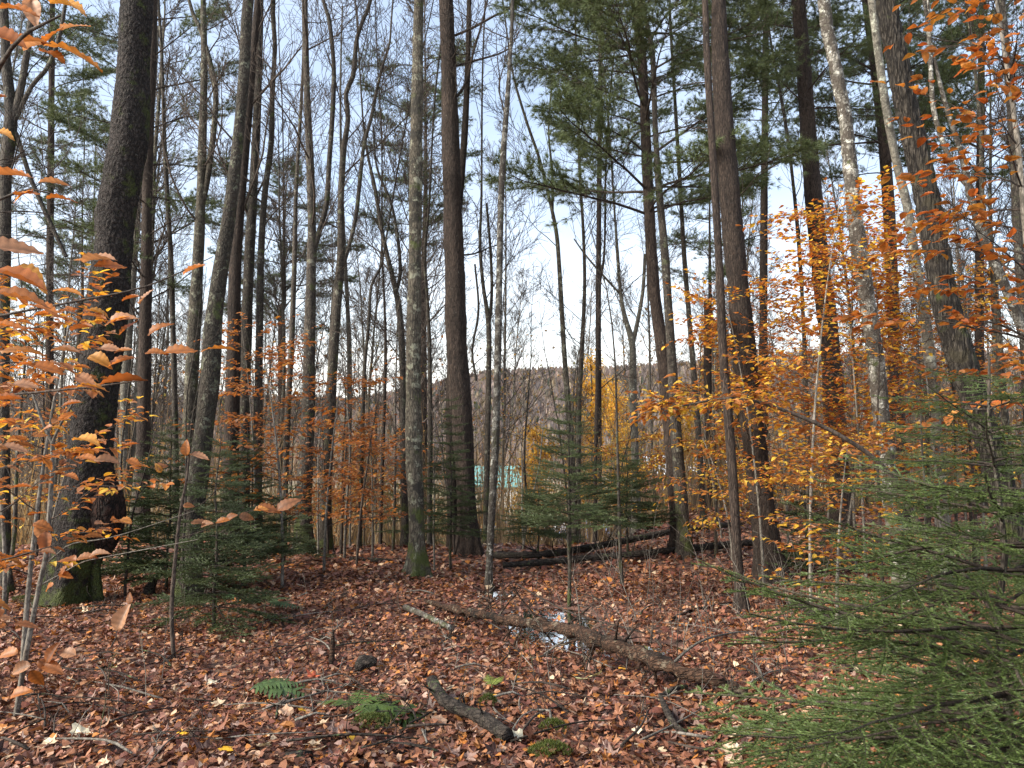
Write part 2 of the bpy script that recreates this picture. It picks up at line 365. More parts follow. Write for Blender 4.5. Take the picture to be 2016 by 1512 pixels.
# bare background trees -----------------------------------------------------
BT = []
def bare_proto(seed, hgt, rad, mat, fork=False, low=.35, twmat=None):
    rng = np.random.default_rng(seed); root = thing('bare_tree', '', 'tree', (0, 0, 0))
    n = 16; p = np.zeros(3); d = np.array((0, 0, 1.)); pts = [np.array((0, 0, -.3))]; 
    for i in range(n): d = unit(d + rng.normal(0, .022, 3) + np.array((0, 0, .05))); p = p + d*hgt/n; pts.append(p)
    pts = np.array(pts); rr = rad*(1 - .85*np.linspace(0, 1, n+1)**1.1)
    mb = MB(); mb.tube(catmull(np.c_[pts, rr], .4)[:, :3], catmull(np.c_[pts, rr], .4)[:, 3], 8); obj('trunk', mb.mesh('bare_trunk', mat), root)
    T = []
    for j in range(32):
        t = low + (.97-low)*(j+rng.random())/32; q = pts[min(n, int(t*n)+1)]*(t*n % 1) + pts[int(t*n)]*(1 - t*n % 1)
        az = rng.random()*2*PI; A = rng.uniform(.4, 1.0)
        grow(T, q, np.array((math.cos(az)*math.sin(A), math.sin(az)*math.sin(A), math.cos(A))), hgt*rng.uniform(.12, .24)*(1.25-t), rad*.32*(1.1-t)+.006, 2, rng, .10, .07, nch=(9, 8), rmin=.0042)
    obj('crown', tubes_mesh(T, 'bare_crown', M['fartwig']), root)
    return root
GRP = 'bare trees in the background woods'
for i in range(9):
    m_ = [M['fargrey'], M['maple'], M['smooth']][i % 3]
    r = bare_proto(100+i, RG.uniform(11, 16), RG.uniform(.045, .10), m_, low=[.2, .35, .5][i % 3]); r['group'] = GRP; r['label'] = 'slender leafless tree in the crowded background woods beyond the crest'
    BT.append(r)
rng = np.random.default_rng(5); cnt = 0
spots = []
while cnt < 235:
    y = 15.5 + 50*rng.random()**1.25; x = rng.uniform(-.8, .8)*y
    az = x/y
    if -.33 < az < .27 and rng.random() < (.5 if cnt < 110 else 0): continue
    if -.06 < az < .13 and y < 22: continue
    if any((x-a_)**2+(y-b_)**2 < .5 for a_, b_ in spots): continue
    spots.append((x, y)); z = gz(x, y)
    if cnt < 9: o = BT[cnt]; o.location = (x, y, z); o.rotation_euler = (0, 0, rng.random()*6.28)
    else: o = tree_copy(BT[cnt % 9], (x, y, z), rng.random()*6.28, rng.uniform(.7, 1.1) if cnt < 110 else rng.uniform(.35, .65))
    zoned(o, 'slender leafless tree', x, y, 26); cnt += 1
# slim maple poles / saplings in the middle distance
SP = []
for i in range(6):
    rg = np.random.default_rng(300+i); root = thing('slim_sapling', 'slim leafless sapling on the wooded rise', 'sapling', (0, 0, 0), 'slim saplings on the wooded rise')
    hgt = rg.uniform(2.2, 5.5); n = 10; p = np.array((0, 0, -.1)); d = np.array((0, 0, 1.)); pts = [p]
    for j in range(n): d = unit(d + rg.normal(0, .06, 3) + np.array((0, 0, .08))); p = p + d*hgt/n; pts.append(p)
    pts = np.array(pts); mb = MB(); mb.tube(pts, np.linspace(.016+hgt*.002, .003, n+1), 6); obj('trunk', mb.mesh('sapling_trunk', [M['twig'], M['twigpale'], M['darkbark']][i % 3]), root)
    T = []
    for j in range(12):
        t = .3 + .68*(j+rg.random())/12; q = pts[int(t*n)]; az = rg.random()*6.28; A = rg.uniform(.6, 1.2)
        grow(T, q, np.array((math.cos(az)*math.sin(A), math.sin(az)*math.sin(A), math.cos(A))), hgt*rg.uniform(.1, .2), .005, 1, rg, .12, .05, nch=(4,), rmin=.0018)
    obj('crown', tubes_mesh(T, 'sapling_twigs', M['twig']), root); SP.append(root)
for j in range(84):
    while 1:
        y = rng.uniform(6.5, 17) if j > 9 else rng.uniform(9, 17); x = rng.uniform(-.7, .66)*y
        if j > 55: y = rng.uniform(12, 20); x = rng.uniform(-.7, .66)*y
        if min((x-c_[0])**2+(y-c_[1])**2 for c_ in PUDW) > .5 and y > 7 + 2.0*(abs(x) < 3): break
    z = gz(x, y)
    if j < 6: o = SP[j]; o.location = (x, y, z)
    else: o = tree_copy(SP[j % 6], (x, y, z), rng.random()*6.28, rng.uniform(.6, 1.1))
    zoned(o, 'slim leafless sapling', x, y, 12)

# ---------------------------------------------------------------- traced trees
def trunk_mesh(path, d, base, mat, step=.12, sides=14, disp=None, ext=True, dz=0, flare=0, lean=0):
    """path: (px, py, width px) from the base up; built in the vertical plane at distance d"""
    pts = []
    for (px, py, w) in path:
        q = P(px, py, d); q[1] += lean*(q[2]-base[2]); pts.append((*q, w*d/F/2*.91))
    pts = np.array(pts)
    if ext:
        t = unit(pts[-1, :3]-pts[-2, :3]); t = unit(t*np.array((.7, .7, 1))); r = pts[-1, 3]
        for k_ in range(1, 4): pts = np.vstack([pts, [*(pts[-1, :3] + t*2.0 + RG.normal(0, .08, 3)*np.array((1, 1, 0))), r*(1-.18*k_)]])
    pts[:, :3] -= base
    c = catmull(pts, step); 
    V, Q = tube(c[:, :3], np.maximum(c[:, 3], .003), sides)
    n = sides; ctr = np.repeat(c[:, :3], n, 0); rad = V - ctr; R = np.linalg.norm(rad, axis=1); un = rad/(R[:, None]+1e-9)
    s_ = int(abs(base[0])*100) % 97
    off = fbm(V*2.2+s_, 2, 3)*.06*R
    if flare:
        a = np.arctan2(un[:, 1], un[:, 0]); zz = np.clip(1-(V[:, 2]-.0)/(R*5.0+.1), 0, 1)
        off = off + R*flare*zz**2*(.6+.8*np.maximum(0, np.cos(a*4+s_+vnoise(V*1.5, 2))))
    if disp == 'plates':
        F1, F2 = worley(V*np.array((26, 26, 15)), 4); off += np.minimum(F2-F1, .35)*.030 - .006 + vnoise(V*40, 8)*.0025
    if disp == 'furrow':
        F1, F2 = worley(V*np.array((30, 30, 5.5)), 4); off += np.minimum(F2-F1, .4)*.034 - .007 + vnoise(V*40, 8)*.002
    if disp == 'pine':
        F1, F2 = worley(V*np.array((22, 22, 6)), 4); off += np.minimum(F2-F1, .4)*.018 - .004
    V = V + un*off[:, None]
    return mesh('trunk', V, Q, mat), c
def side_branches(c, seed, n, t0, t1, L, lvl=2, A=(.7, 1.3), up=.07, rr=.35, nch=(6, 5), wig=.12, droop=0):
    rg = np.random.default_rng(seed); T = []; m = len(c)
    for j in range(n):
        t = t0 + (t1-t0)*(j+rg.random())/n; i = min(m-2, int(t*m)); q = c[i, :3]; az = rg.random()*6.28; a_ = rg.uniform(*A)
        grow(T, q, np.array((math.cos(az)*math.sin(a_), math.sin(az)*math.sin(a_), math.cos(a_))), L*rg.uniform(.5, 1), max(.006, c[i, 3]*rr*rg.uniform(.5, 1)), lvl, rg, wig, up, nch=nch, rmin=.0032)
    return T
HERO = {}
def hero(key, name, label, cat, mat, path, d=None, limbs=(), n_br=0, br_t=(.4, 1), L=2.4, A=(.5, 1.0), sides=14, disp=None, step=.14, flare=.5, group=None, lvl=2, up=.09, lean=0, twmat=None, nch=(8, 6), rr=.35):
    if d is None: d = float(G(path[0][0], path[0][1])[1])
    b = P(path[0][0], path[0][1], d); b[2] = min(b[2], gz(b[0], b[1])) if d < 12.5 else gz(b[0], b[1])
    p0 = P(path[0][0], path[0][1], d)
    full = list(path)
    if p0[2] > b[2] + .05:      # base hidden: run down to the ground
        py = HOR + (H-b[2])*F/d; full = [(path[0][0] + (path[0][0]-path[1][0])*.15, py, path[0][2]*1.1)] + full
    full = [(full[0][0], full[0][1]+25, full[0][2]*1.08)] + full
    root = thing(name, label, cat, b, group)
    me, c = trunk_mesh(full, d, b, mat, step, sides, disp, flare=flare, lean=lean); obj('trunk', me, root)
    for lp in limbs:
        me2, c2 = trunk_mesh(lp, d, b, mat, .12, 9, None, flare=0, lean=lean, ext=lp[-1][1] < 60); me2.name = 'limb'; obj('limb', me2, root)
        if n_br:
            T = side_branches(c2, len(lp)*7+int(d*10), max(3, n_br//2), .3, 1, L*.8, 1, A, up, nch=(6,)); obj('twigs', tubes_mesh(T, 'limb_twigs', twmat or M['twig']), root, kind='stuff')
    if n_br:
        T = side_branches(c, int(path[0][0]), int(n_br*1.7), br_t[0]*.85, br_t[1], L, lvl, A, up, nch=nch, rr=rr); obj('crown', tubes_mesh(T, 'crown_twigs', twmat or M['twig']), root)
    HERO[key] = (root, c, b, d); return root
hero('T1', 'cherry_tree', 'thick dark scaly-barked trunk with mossy foot and swollen wound, left foreground', 'tree', M['cherry'],
     [(130, 1195, 92), (136, 1150, 82), (150, 1090, 90), (160, 1040, 98), (170, 985, 100), (176, 930, 92), (179, 871, 86), (187, 804, 86), (197, 737, 82), (208, 637, 86), (216, 560, 80), (223, 500, 75), (231, 410, 80), (244, 330, 78), (255, 267, 77), (263, 133, 68), (269, 0, 65)],
     limbs=[[(205, 1215, 26), (196, 1195, 25), (189, 1140, 22), (188, 1100, 24), (200, 1060, 30)], [(80, 1204, 14), (98, 1190, 26), (112, 1160, 34), (124, 1120, 30)]],
     disp='plates', sides=110, step=.018, flare=.35)
hero('T3', 'maple_tree', 'dark trunk cropped by the left edge, forking near the top', 'tree', M['darkbark'],
     [(12, 1168, 24), (10, 1000, 20), (8, 700, 22), (10, 450, 24), (12, 330, 25), (22, 240, 24), (12, 120, 20), (5, 0, 18)],
     limbs=[[(22, 250, 18), (40, 180, 15), (52, 110, 14), (68, 0, 14)], [(30, 235, 10), (62, 170, 9), (100, 120, 9), (130, 0, 8)], [(32, 262, 9), (60, 350, 10), (95, 430, 10), (130, 505, 8)]], n_br=5, L=1.6)
hero('T2', 'pine_tree', 'slim pine just right of the big dark trunk, needles fanning out behind it', 'tree', M['pine'], [(281, 980, 30), (283, 837, 29), (288, 504, 23), (292, 300, 21), (300, 100, 18), (303, 0, 16)], d=14)
hero('T4', 'bare_tree', 'thin bare stem between the slim left pine and the mottled trunks', 'tree', M['darkbark'], [(346, 900, 13), (342, 700, 12), (336, 504, 11), (325, 300, 9), (318, 100, 7), (312, 0, 6)], d=15, n_br=12, br_t=(.3, 1))
hero('T5', 'maple_tree', 'greenish grey trunk left of the lichen-mottled trunk behind the left fir', 'tree', M['maple'], [(368, 1000, 30), (372, 850, 29), (385, 600, 27), (394, 430, 21), (398, 300, 18), (402, 120, 14), (400, 0, 12)], d=13, n_br=9,
     limbs=[[(394, 420, 15), (412, 330, 13), (425, 200, 12), (415, 130, 11), (395, 60, 9), (372, 0, 8)]])
hero('T6', 'birch_tree', 'lichen-mottled trunk rising from the left fir, base bare and grey', 'tree', M['mottle'],
     [(370, 1190, 48), (378, 1080, 41), (388, 960, 41), (405, 820, 40), (415, 740, 40), (419, 650, 37), (430, 560, 34), (449, 440, 30), (466, 300, 25), (480, 150, 24), (489, 0, 24)], n_br=6, br_t=(.6, 1), sides=24, step=.06)
hero('T7', 'maple_tree', 'straight brown trunk beside the lichen-mottled trunk, left of centre', 'tree', M['pine'], [(455, 900, 33), (460, 700, 30), (464, 504, 25), (482, 300, 20), (497, 120, 18), (508, 0, 16)], d=12.4, n_br=8)
hero('T8', 'maple_tree', 'dark trunk tight against the straight brown one left of centre', 'tree', M['darkbark'], [(480, 900, 24), (484, 700, 24), (491, 504, 22), (505, 250, 18), (512, 0, 16)], d=13.2, n_br=9)
hero('T9', 'maple_tree', 'crooked narrow trunk leaning right at mid height, left of centre', 'tree', M['darkbark'], [(508, 1000, 18), (509, 800, 18), (511, 640, 16), (514, 500, 15), (521, 385, 13), (534, 280, 12), (536, 190, 11), (541, 90, 10), (538, 0, 10)], d=12.6, n_br=12, br_t=(.35, 1))
hero('T10', 'maple_tree', 'dark maple dividing into two tall stems at mid height, left of centre', 'tree', M['darkbark'],
     [(598, 1092, 38), (598, 980, 32), (606, 837, 29), (609, 700, 25), (612, 560, 22), (614, 450, 19), (611, 333, 17), (605, 200, 14), (602, 100, 14), (600, 0, 13)],
     limbs=[[(616, 500, 13), (630, 450, 12), (643, 400, 12), (648, 320, 11), (654, 233, 11), (657, 133, 10), (647, 33, 9), (636, 0, 8)]], n_br=12, br_t=(.35, 1), flare=.4)
hero('T10c', 'maple_tree', 'thin crooked dark stem just left of the two-stemmed maple', 'tree', M['darkbark'], [(560, 1000, 12), (567, 804, 13), (573, 700, 12), (579, 540, 11), (582, 400, 9), (586, 320, 8), (593, 200, 7), (597, 100, 5)], d=12, n_br=9, br_t=(.3, 1))
hero('T11', 'maple_tree', 'sinuous dark maple with kinked stem left of the grey mossy trunk', 'tree', M['darkbark'],
     [(640, 1088, 30), (642, 960, 24), (650, 804, 23), (656, 704, 21), (663, 604, 20), (671, 504, 17), (671, 400, 14), (676, 300, 13), (685, 235, 11), (681, 185, 10), (695, 150, 11), (699, 110, 10), (703, 75, 9), (717, 33, 8), (729, 0, 8)],
     limbs=[[(672, 530, 10), (684, 495, 9), (700, 430, 9), (709, 350, 9), (717, 283, 8), (730, 235, 8), (740, 185, 7), (754, 127, 6), (767, 83, 5), (772, 20, 4)]], n_br=12, br_t=(.4, 1), flare=.4)
hero('T13', 'bare_tree', 'forked black stem close left of the grey mossy trunk', 'tree', M['darkbark'],
     [(797, 1000, 15), (795, 850, 15), (792, 704, 14), (787, 620, 13), (778, 566, 12), (764, 510, 10), (751, 450, 9), (738, 370, 8), (725, 310, 6), (715, 240, 4)],
     limbs=[[(780, 575, 8), (788, 535, 8), (783, 470, 7), (770, 400, 6), (742, 330, 5), (735, 250, 4)]], d=12.5, n_br=16, br_t=(.4, 1), L=1.5)
hero('T14', 'maple_tree', 'straight grey lichened trunk with dark moss bands and flared roots, centre', 'tree', M['maple'],
     [(820, 1138, 40), (821, 1080, 35), (819, 1000, 31), (815, 900, 35), (814, 700, 31), (817, 500, 28), (819, 300, 27), (822, 133, 25), (824, 0, 21)], disp='pine', sides=40, step=.05, flare=.6, n_br=5, br_t=(.75, 1))
hero('T15', 'pine_tree', 'tallest thick reddish-brown pine trunk standing just right of the grey mossy trunk', 'tree', M['pine'],
     [(922, 1094, 48), (919, 1000, 41), (914, 900, 42), (907, 800, 46), (900, 700, 46), (894, 504, 44), (888, 300, 38), (883, 133, 35), (878, 0, 32)],
     limbs=[[(895, 70, 6), (930, 55, 6), (975, 30, 5), (1010, 10, 4)], [(897, 130, 5), (940, 118, 5), (985, 105, 4), (1010, 90, 3)], [(900, 190, 6), (918, 160, 6), (935, 90, 5), (955, 20, 4)]], disp='pine', sides=60, step=.04, n_br=9, br_t=(.35, 1), L=1.3, A=(.9, 1.4), up=.06, rr=.12)
hero('T15b', 'pine_tree', 'narrower brown trunk hugging the left foot of the thick central pine', 'tree', M['pine'], [(893, 1085, 26), (891, 950, 26), (889, 800, 25), (893, 650, 22), (895, 500, 18)], d=12.2)
hero('T16', 'birch_tree', 'slender pale speckled birch right of the thick central pine', 'tree', M['birch'],
     [(962, 1160, 15), (966, 1050, 16), (974, 900, 17), (979, 750, 16), (982, 600, 15), (984, 500, 15), (986, 400, 14), (991, 300, 13), (997, 220, 12), (1003, 130, 9), (1009, 0, 8)], n_br=7, br_t=(.5, 1))
hero('T17', 'bare_tree', 'slim grey stem between the thick central pine and the speckled birch', 'tree', M['darkbark'],
     [(956, 1090, 13), (959, 900, 13), (962, 740, 12), (962, 640, 11), (951, 560, 8), (945, 480, 7), (948, 380, 5)], limbs=[[(962, 645, 8), (968, 580, 7), (966, 500, 6), (958, 400, 5)], [(938, 750, 5), (930, 690, 5), (942, 610, 5), (935, 520, 4)]], d=12.8, n_br=9)
hero('T18', 'bare_tree', 'thin dark stem in the gap left of the thick central pine', 'tree', M['darkbark'], [(846, 1010, 11), (847, 850, 11), (846, 700, 9), (842, 600, 8), (836, 500, 7), (845, 400, 5)], d=13.5, n_br=10, br_t=(.3, 1))
hero('T19', 'bare_tree', 'whip-thin straight stem left of the forked black one', 'tree', M['darkbark'], [(708, 1070, 9), (711, 937, 9), (717, 737, 8), (726, 637, 7), (731, 564, 6), (750, 524, 5), (760, 470, 4)], d=12.4, n_br=8, L=1.3)
hero('T20', 'maple_tree', 'pale grey trunk in the distance between the sinuous maple and thin whip stem', 'tree', M['smooth'], [(684, 1000, 13), (687, 850, 12), (688, 700, 11), (684, 600, 9), (678, 480, 7)], d=18, n_br=10)
hero('T21', 'bare_tree', 'dark slender pole standing over orange beech leaves, centre left', 'tree', M['twig'], [(750, 1010, 8), (755, 850, 8), (759, 700, 7), (757, 600, 5), (752, 480, 4)], d=14, n_br=10, br_t=(.3, 1))
hero('T30', 'bare_tree', 'greenish narrow trunk right of the valley gap, twin topped', 'tree', M['maple'],
     [(1130, 1000, 15), (1124, 880, 14), (1117, 780, 13), (1110, 680, 11), (1100, 510, 10), (1094, 450, 9), (1080, 385, 7), (1061, 310, 7), (1038, 243, 6), (1012, 155, 5), (1000, 80, 4)],
     limbs=[[(1088, 430, 6), (1087, 340, 6), (1080, 250, 4), (1088, 150, 4)]], d=13, n_br=9)
hero('T31', 'bare_tree', 'dark straight pole right of the greenish twin-topped trunk', 'tree', M['darkbark'], [(1138, 950, 12), (1140, 800, 11), (1146, 680, 10), (1151, 560, 8), (1148, 450, 7), (1141, 330, 7), (1138, 200, 5)], d=14, n_br=12, br_t=(.3, 1))
hero('T32', 'bare_tree', 'thin black pole with yellow foliage behind its foot', 'tree', M['twig'], [(1172, 920, 8), (1175, 800, 8), (1178, 650, 7), (1181, 560, 6), (1190, 490, 5)], d=13.5, n_br=10, br_t=(.2, 1), L=1.5)
hero('T33', 'maple_tree', 'grey trunk splitting into a clear wide V, right of the valley gap', 'tree', M['smooth'],
     [(1252, 950, 18), (1247, 800, 16), (1246, 720, 15), (1244, 672, 14), (1229, 620, 10), (1221, 570, 8), (1216, 504, 7), (1210, 420, 5)],
     limbs=[[(1246, 674, 10), (1256, 630, 9), (1266, 570, 8), (1270, 500, 7)], [(1222, 580, 5), (1190, 545, 5), (1155, 505, 4), (1130, 470, 3)]], d=14.5, n_br=10)
hero('T34a', 'pine_tree', 'broad-crowned green pine with layered boughs, right of centre', 'tree', M['pine'],
     [(1336, 1085, 30), (1326, 950, 26), (1316, 820, 27), (1305, 700, 27), (1291, 600, 26), (1283, 504, 25), (1275, 350, 23), (1266, 150, 21), (1257, 0, 20)], d=11.3, disp='pine', sides=30, step=.06)
hero('T34b', 'maple_tree', 'dark mossy trunk pressed against the right side of the broad-crowned pine', 'tree', M['darkbark'],
     [(1348, 1098, 32), (1340, 970, 28), (1331, 850, 24), (1322, 700, 20), (1309, 504, 18), (1298, 380, 15), (1290, 250, 12), (1284, 100, 12), (1266, 0, 9)], n_br=6, br_t=(.5, 1), flare=.4)
hero('T35', 'maple_tree', 'slender smooth trunk between the broad-crowned pine and the splintered trunk', 'tree', M['darkbark'], [(1386, 1050, 15), (1378, 900, 13), (1368, 760, 13), (1358, 640, 11), (1347, 504, 10), (1341, 400, 9), (1333, 267, 8), (1325, 133, 7), (1318, 0, 6)], d=13.4, n_br=6)
hero('T36', 'spruce_tree', 'narrow trunk with a pale splintered strip near the top, bare base on open litter', 'tree', M['pine'],
     [(1461, 1206, 26), (1452, 1100, 20), (1444, 960, 20), (1434, 820, 20), (1424, 700, 19), (1415, 504, 17), (1405, 333, 16), (1393, 133, 15), (1388, 0, 14)], sides=20, step=.08)
hero('T37', 'pine_tree', 'thick brown pine trunk right of the splintered narrow trunk', 'tree', M['pine'],
     [(1520, 1150, 60), (1508, 1050, 52), (1492, 930, 50), (1477, 800, 50), (1466, 700, 49), (1449, 520, 45), (1430, 300, 42), (1419, 133, 37), (1415, 0, 32)], disp='pine', sides=60, step=.04, flare=.4, n_br=13, br_t=(.35, 1), L=1.1, A=(.9, 1.5), up=.06, lvl=1, rr=.12)
hero('T38', 'bare_tree', 'thin dark stem leaning left between two thick pines at the right', 'tree', M['darkbark'], [(1590, 850, 9), (1580, 600, 8), (1571, 460, 8), (1558, 330, 7), (1546, 240, 7), (1530, 150, 6), (1514, 60, 5), (1508, 0, 5)], d=12.5, n_br=12, br_t=(.3, 1))
hero('T39', 'pine_tree', 'tall brown pine left of the white-patched birch', 'tree', M['pine'], [(1656, 1000, 46), (1645, 850, 42), (1634, 680, 41), (1614, 510, 38), (1597, 333, 36), (1582, 133, 32), (1572, 0, 30)], d=12, disp='pine', sides=40, step=.05)
hero('T40', 'birch_tree', 'white-patched crusty birch bowed left, right of the tall brown pine', 'tree', M['birch'],
     [(1782, 1180, 40), (1757, 1000, 35), (1744, 900, 34), (1733, 800, 33), (1723, 700, 34), (1708, 600, 34), (1694, 504, 33), (1682, 420, 31), (1674, 333, 29), (1664, 233, 27), (1645, 133, 27), (1622, 0, 26)], d=8, disp='plates', sides=40, step=.035, n_br=4, br_t=(.6, 1))
hero('T41', 'pine_tree', 'shadowed pine behind the gap between birch and leaning furrowed trunk', 'tree', M['pine'], [(1772, 950, 32), (1762, 700, 28), (1752, 450, 25), (1740, 280, 24), (1724, 140, 22), (1706, 0, 20)], d=13.5)
hero('T42', 'maple_tree', 'smooth pale stem leaning parallel to the big furrowed trunk', 'tree', M['smooth'],
     [(1858, 1050, 25), (1846, 900, 24), (1838, 780, 23), (1828, 680, 23), (1813, 580, 22), (1797, 480, 19), (1785, 400, 18), (1768, 333, 18), (1748, 233, 18), (1733, 133, 17), (1716, 0, 16)], d=8.6, n_br=3, br_t=(.7, 1))
hero('T43', 'oak_tree', 'big furrowed pale trunk leaning left at the right of the photo', 'tree', M['shag'],
     [(2040, 1170, 68), (1996, 1050, 56), (1962, 920, 51), (1935, 840, 51), (1910, 760, 55), (1887, 690, 54), (1862, 600, 52), (1845, 504, 52), (1827, 400, 51), (1806, 300, 50), (1783, 200, 49), (1763, 100, 46), (1745, 0, 43)], d=6.3, disp='furrow', sides=90, step=.02)
hero('T44', 'birch_tree', 'grey two-stemmed tree leaning left behind red leaves, upper right', 'tree', M['birch'],
     [(2060, 850, 22), (2022, 680, 21), (1995, 604, 20), (1972, 547, 19), (1945, 490, 18), (1920, 420, 17), (1906, 365, 15), (1892, 300, 12), (1862, 207, 10), (1839, 117, 8), (1825, 40, 7)],
     limbs=[[(1905, 365, 12), (1885, 340, 11), (1858, 285, 11), (1838, 215, 11), (1832, 130, 10), (1828, 50, 10), (1825, 0, 9)]], d=9.5, n_br=8)
hero('T45', 'maple_tree', 'dark trunk against the right edge behind red leaves', 'tree', M['darkbark'], [(2030, 900, 24), (2016, 650, 20), (2003, 450, 18), (1996, 300, 17), (1985, 150, 16), (1972, 0, 15)], d=10.5, n_br=8)
hero('T47', 'bare_tree', 'slim greenish trunk rising from fir tops near the right edge', 'tree', M['maple'], [(1985, 900, 15), (1972, 740, 14), (1964, 620, 13), (1954, 530, 12), (1935, 400, 10), (1930, 250, 8), (1915, 100, 7)], d=11, n_br=10)
hero('T46', 'maple_tree', 'pale distant trunk in the gap right of the big dark trunk', 'tree', M['smooth'], [(246, 950, 22), (246, 800, 21), (250, 700, 19), (262, 550, 14)], d=17, n_br=6)
rg = np.random.default_rng(77)

def burl():
    r, c, b, d = HERO['T1']
    me, c2 = trunk_mesh([(205, 1098, 8), (208, 1080, 34), (207, 1045, 66), (208, 1005, 76), (206, 965, 62), (212, 930, 30), (214, 915, 8)], d-.02, b, M['rotwound'], .018, 60, 'plates', ext=False); me.name = 'burl'; obj('burl', me, r)
    me, c2 = trunk_mesh([(180, 705, 4), (183, 560, 10), (196, 470, 20), (200, 425, 30), (204, 400, 22), (208, 380, 4)], d, b, M['cherry'], .02, 40, 'plates', ext=False); me.name = 'bulge'; obj('bulge', me, r)
burl()
# ---------------------------------------------------------------- needles
def needle_fan(mb, pos, ax, n, L, w, spread, rg, c0, c1, droop=0):
    """n needles from each of the positions"""
    m = len(pos); d = np.repeat(ax, n, 0) + rg.normal(0, spread, (m*n, 3)); d[:, 2] -= droop
    d /= np.linalg.norm(d, axis=1)[:, None]; p = np.repeat(pos, n, 0); s = np.cross(d, rg.normal(0, 1, (m*n, 3))); s /= np.linalg.norm(s, axis=1)[:, None] + 1e-9
    l = L*rg.uniform(.7, 1.1, (m*n, 1)); V = np.stack([p - s*w/2, p + s*w/2, p + d*l], 1).reshape(-1, 3)
    T = np.arange(m*n*3).reshape(-1, 3); t = np.repeat(rg.random((m*n, 1)), 3, 0)
    mb.add(V, T=T, c=np.array(c0)*(1-t) + np.array(c1)*t)
def pine_bough(seed, L, dens=1):
    rg = np.random.default_rng(seed); W_ = MB(); N = MB(); n = 8
    d = unit(np.array((1, 0, .18))); p = np.zeros(3); pts = [p]
    for i in range(n): d = unit(d + rg.normal(0, .07, 3) + np.array((0, 0, -.01 if i < 5 else .06))); p = p + d*L/n; pts.append(p)
    pts = np.array(pts); W_.tube(pts, np.linspace(.020, .005, n+1)*L/2, 5)
    TP = []; TD = []
    k = int(24*dens)
    for j in range(k):
        t = .22 + .78*(j+rg.random())/k; i = min(n-1, int(t*n)); q = pts[i] + (pts[i+1]-pts[i])*(t*n-i); side = 1 if j % 2 else -1
        a = rg.uniform(.5, 1.1); dd = unit(np.array((math.cos(a), side*math.sin(a), rg.normal(.08, .12)))); l = L*.42*(1.15-t)*rg.uniform(.6, 1.1) + .12
        m = 5; qq = [q]
        for s_ in range(m): dd = unit(dd + rg.normal(0, .12, 3) + np.array((.08, 0, .03))); q = q + dd*l/m; qq.append(q)
        qq = np.array(qq); W_.tube(qq, np.linspace(.006, .002, m+1), 3)
        for s_ in range(2, m+1):
            if s_ >= m-2 or rg.random() < .6:
                TP.append(qq[s_]); TD.append(dd)
            for _ in range(2):
                e = unit(dd + rg.normal(0, .6, 3)*np.array((1, 1, .35))); l2 = rg.uniform(.06, .2); TP.append(qq[s_] + e*l2); TD.append(e)
                W_.tube(np.array([qq[s_], qq[s_]+e*l2]), [.002, .0015], 3)
    TP.append(pts[-1]); TD.append(d)
    needle_fan(N, np.array(TP), np.array(TD), 28, .10, .0055, .6, rg, (.06, .085, .034), (.15, .19, .078))
    return W_.mesh('pine_bough', M['twig']), N.mesh('pine_needles', M['needle'], False)
BOUGH = [pine_bough(500+i, 2.0) for i in range(5)]
def rot_to(az, el, roll=0): return Matrix.Rotation(az, 4, 'Z') @ Matrix.Rotation(-el, 4, 'Y') @ Matrix.Rotation(roll, 4, 'X')
def add_boughs(root, c, zlist, seed, Lr, sc0=1, azf=None, name='branch', per=4, el=(.0, .35)):
    rg = np.random.default_rng(seed)
    for z in zlist:
        i = int(np.argmin(abs(c[:, 2]-z))); q = c[i, :3]
        a0 = rg.random()*6.28
        for j in range(per):
            az = a0 + 2*PI*j/per + rg.normal(0, .25)
            if azf and not azf(az): continue
            Wd, Nd = BOUGH[rg.integers(5)]; o = obj(name, Wd, root)
            s = rg.uniform(*Lr)/2.0
            o.matrix_local = Matrix.Translation(q + rg.normal(0, .08, 3)*np.array((0, 0, 1))) @ rot_to(az, rg.uniform(*el), rg.normal(0, .2)) @ Matrix.Scale(s, 4)
            obj('needles', Nd, o)
def zpx(key, py): d = HERO[key][3]; return P(1000, py, d)[2] - HERO[key][2][2]
def zr(key, y0, y1, st): a, b_ = zpx(key, y0), zpx(key, y1); return np.arange(a, b_, st)
r, c, b, d = HERO['T34a']; add_boughs(r, c, zr('T34a', 420, -350, .42), 1, (1.4, 2.4), per=4)
r, c, b, d = HERO['T2']; add_boughs(r, c, zr('T2', 540, -150, .7), 2, (1.3, 2.1), per=2)
r, c, b, d = HERO['T39']; add_boughs(r, c, zr('T39', 200, -300, .6), 3, (1.0, 1.8), per=3)
r, c, b, d = HERO['T41']; add_boughs(r, c, zr('T41', 330, -250, .45), 4, (1.2, 2.2), per=4)
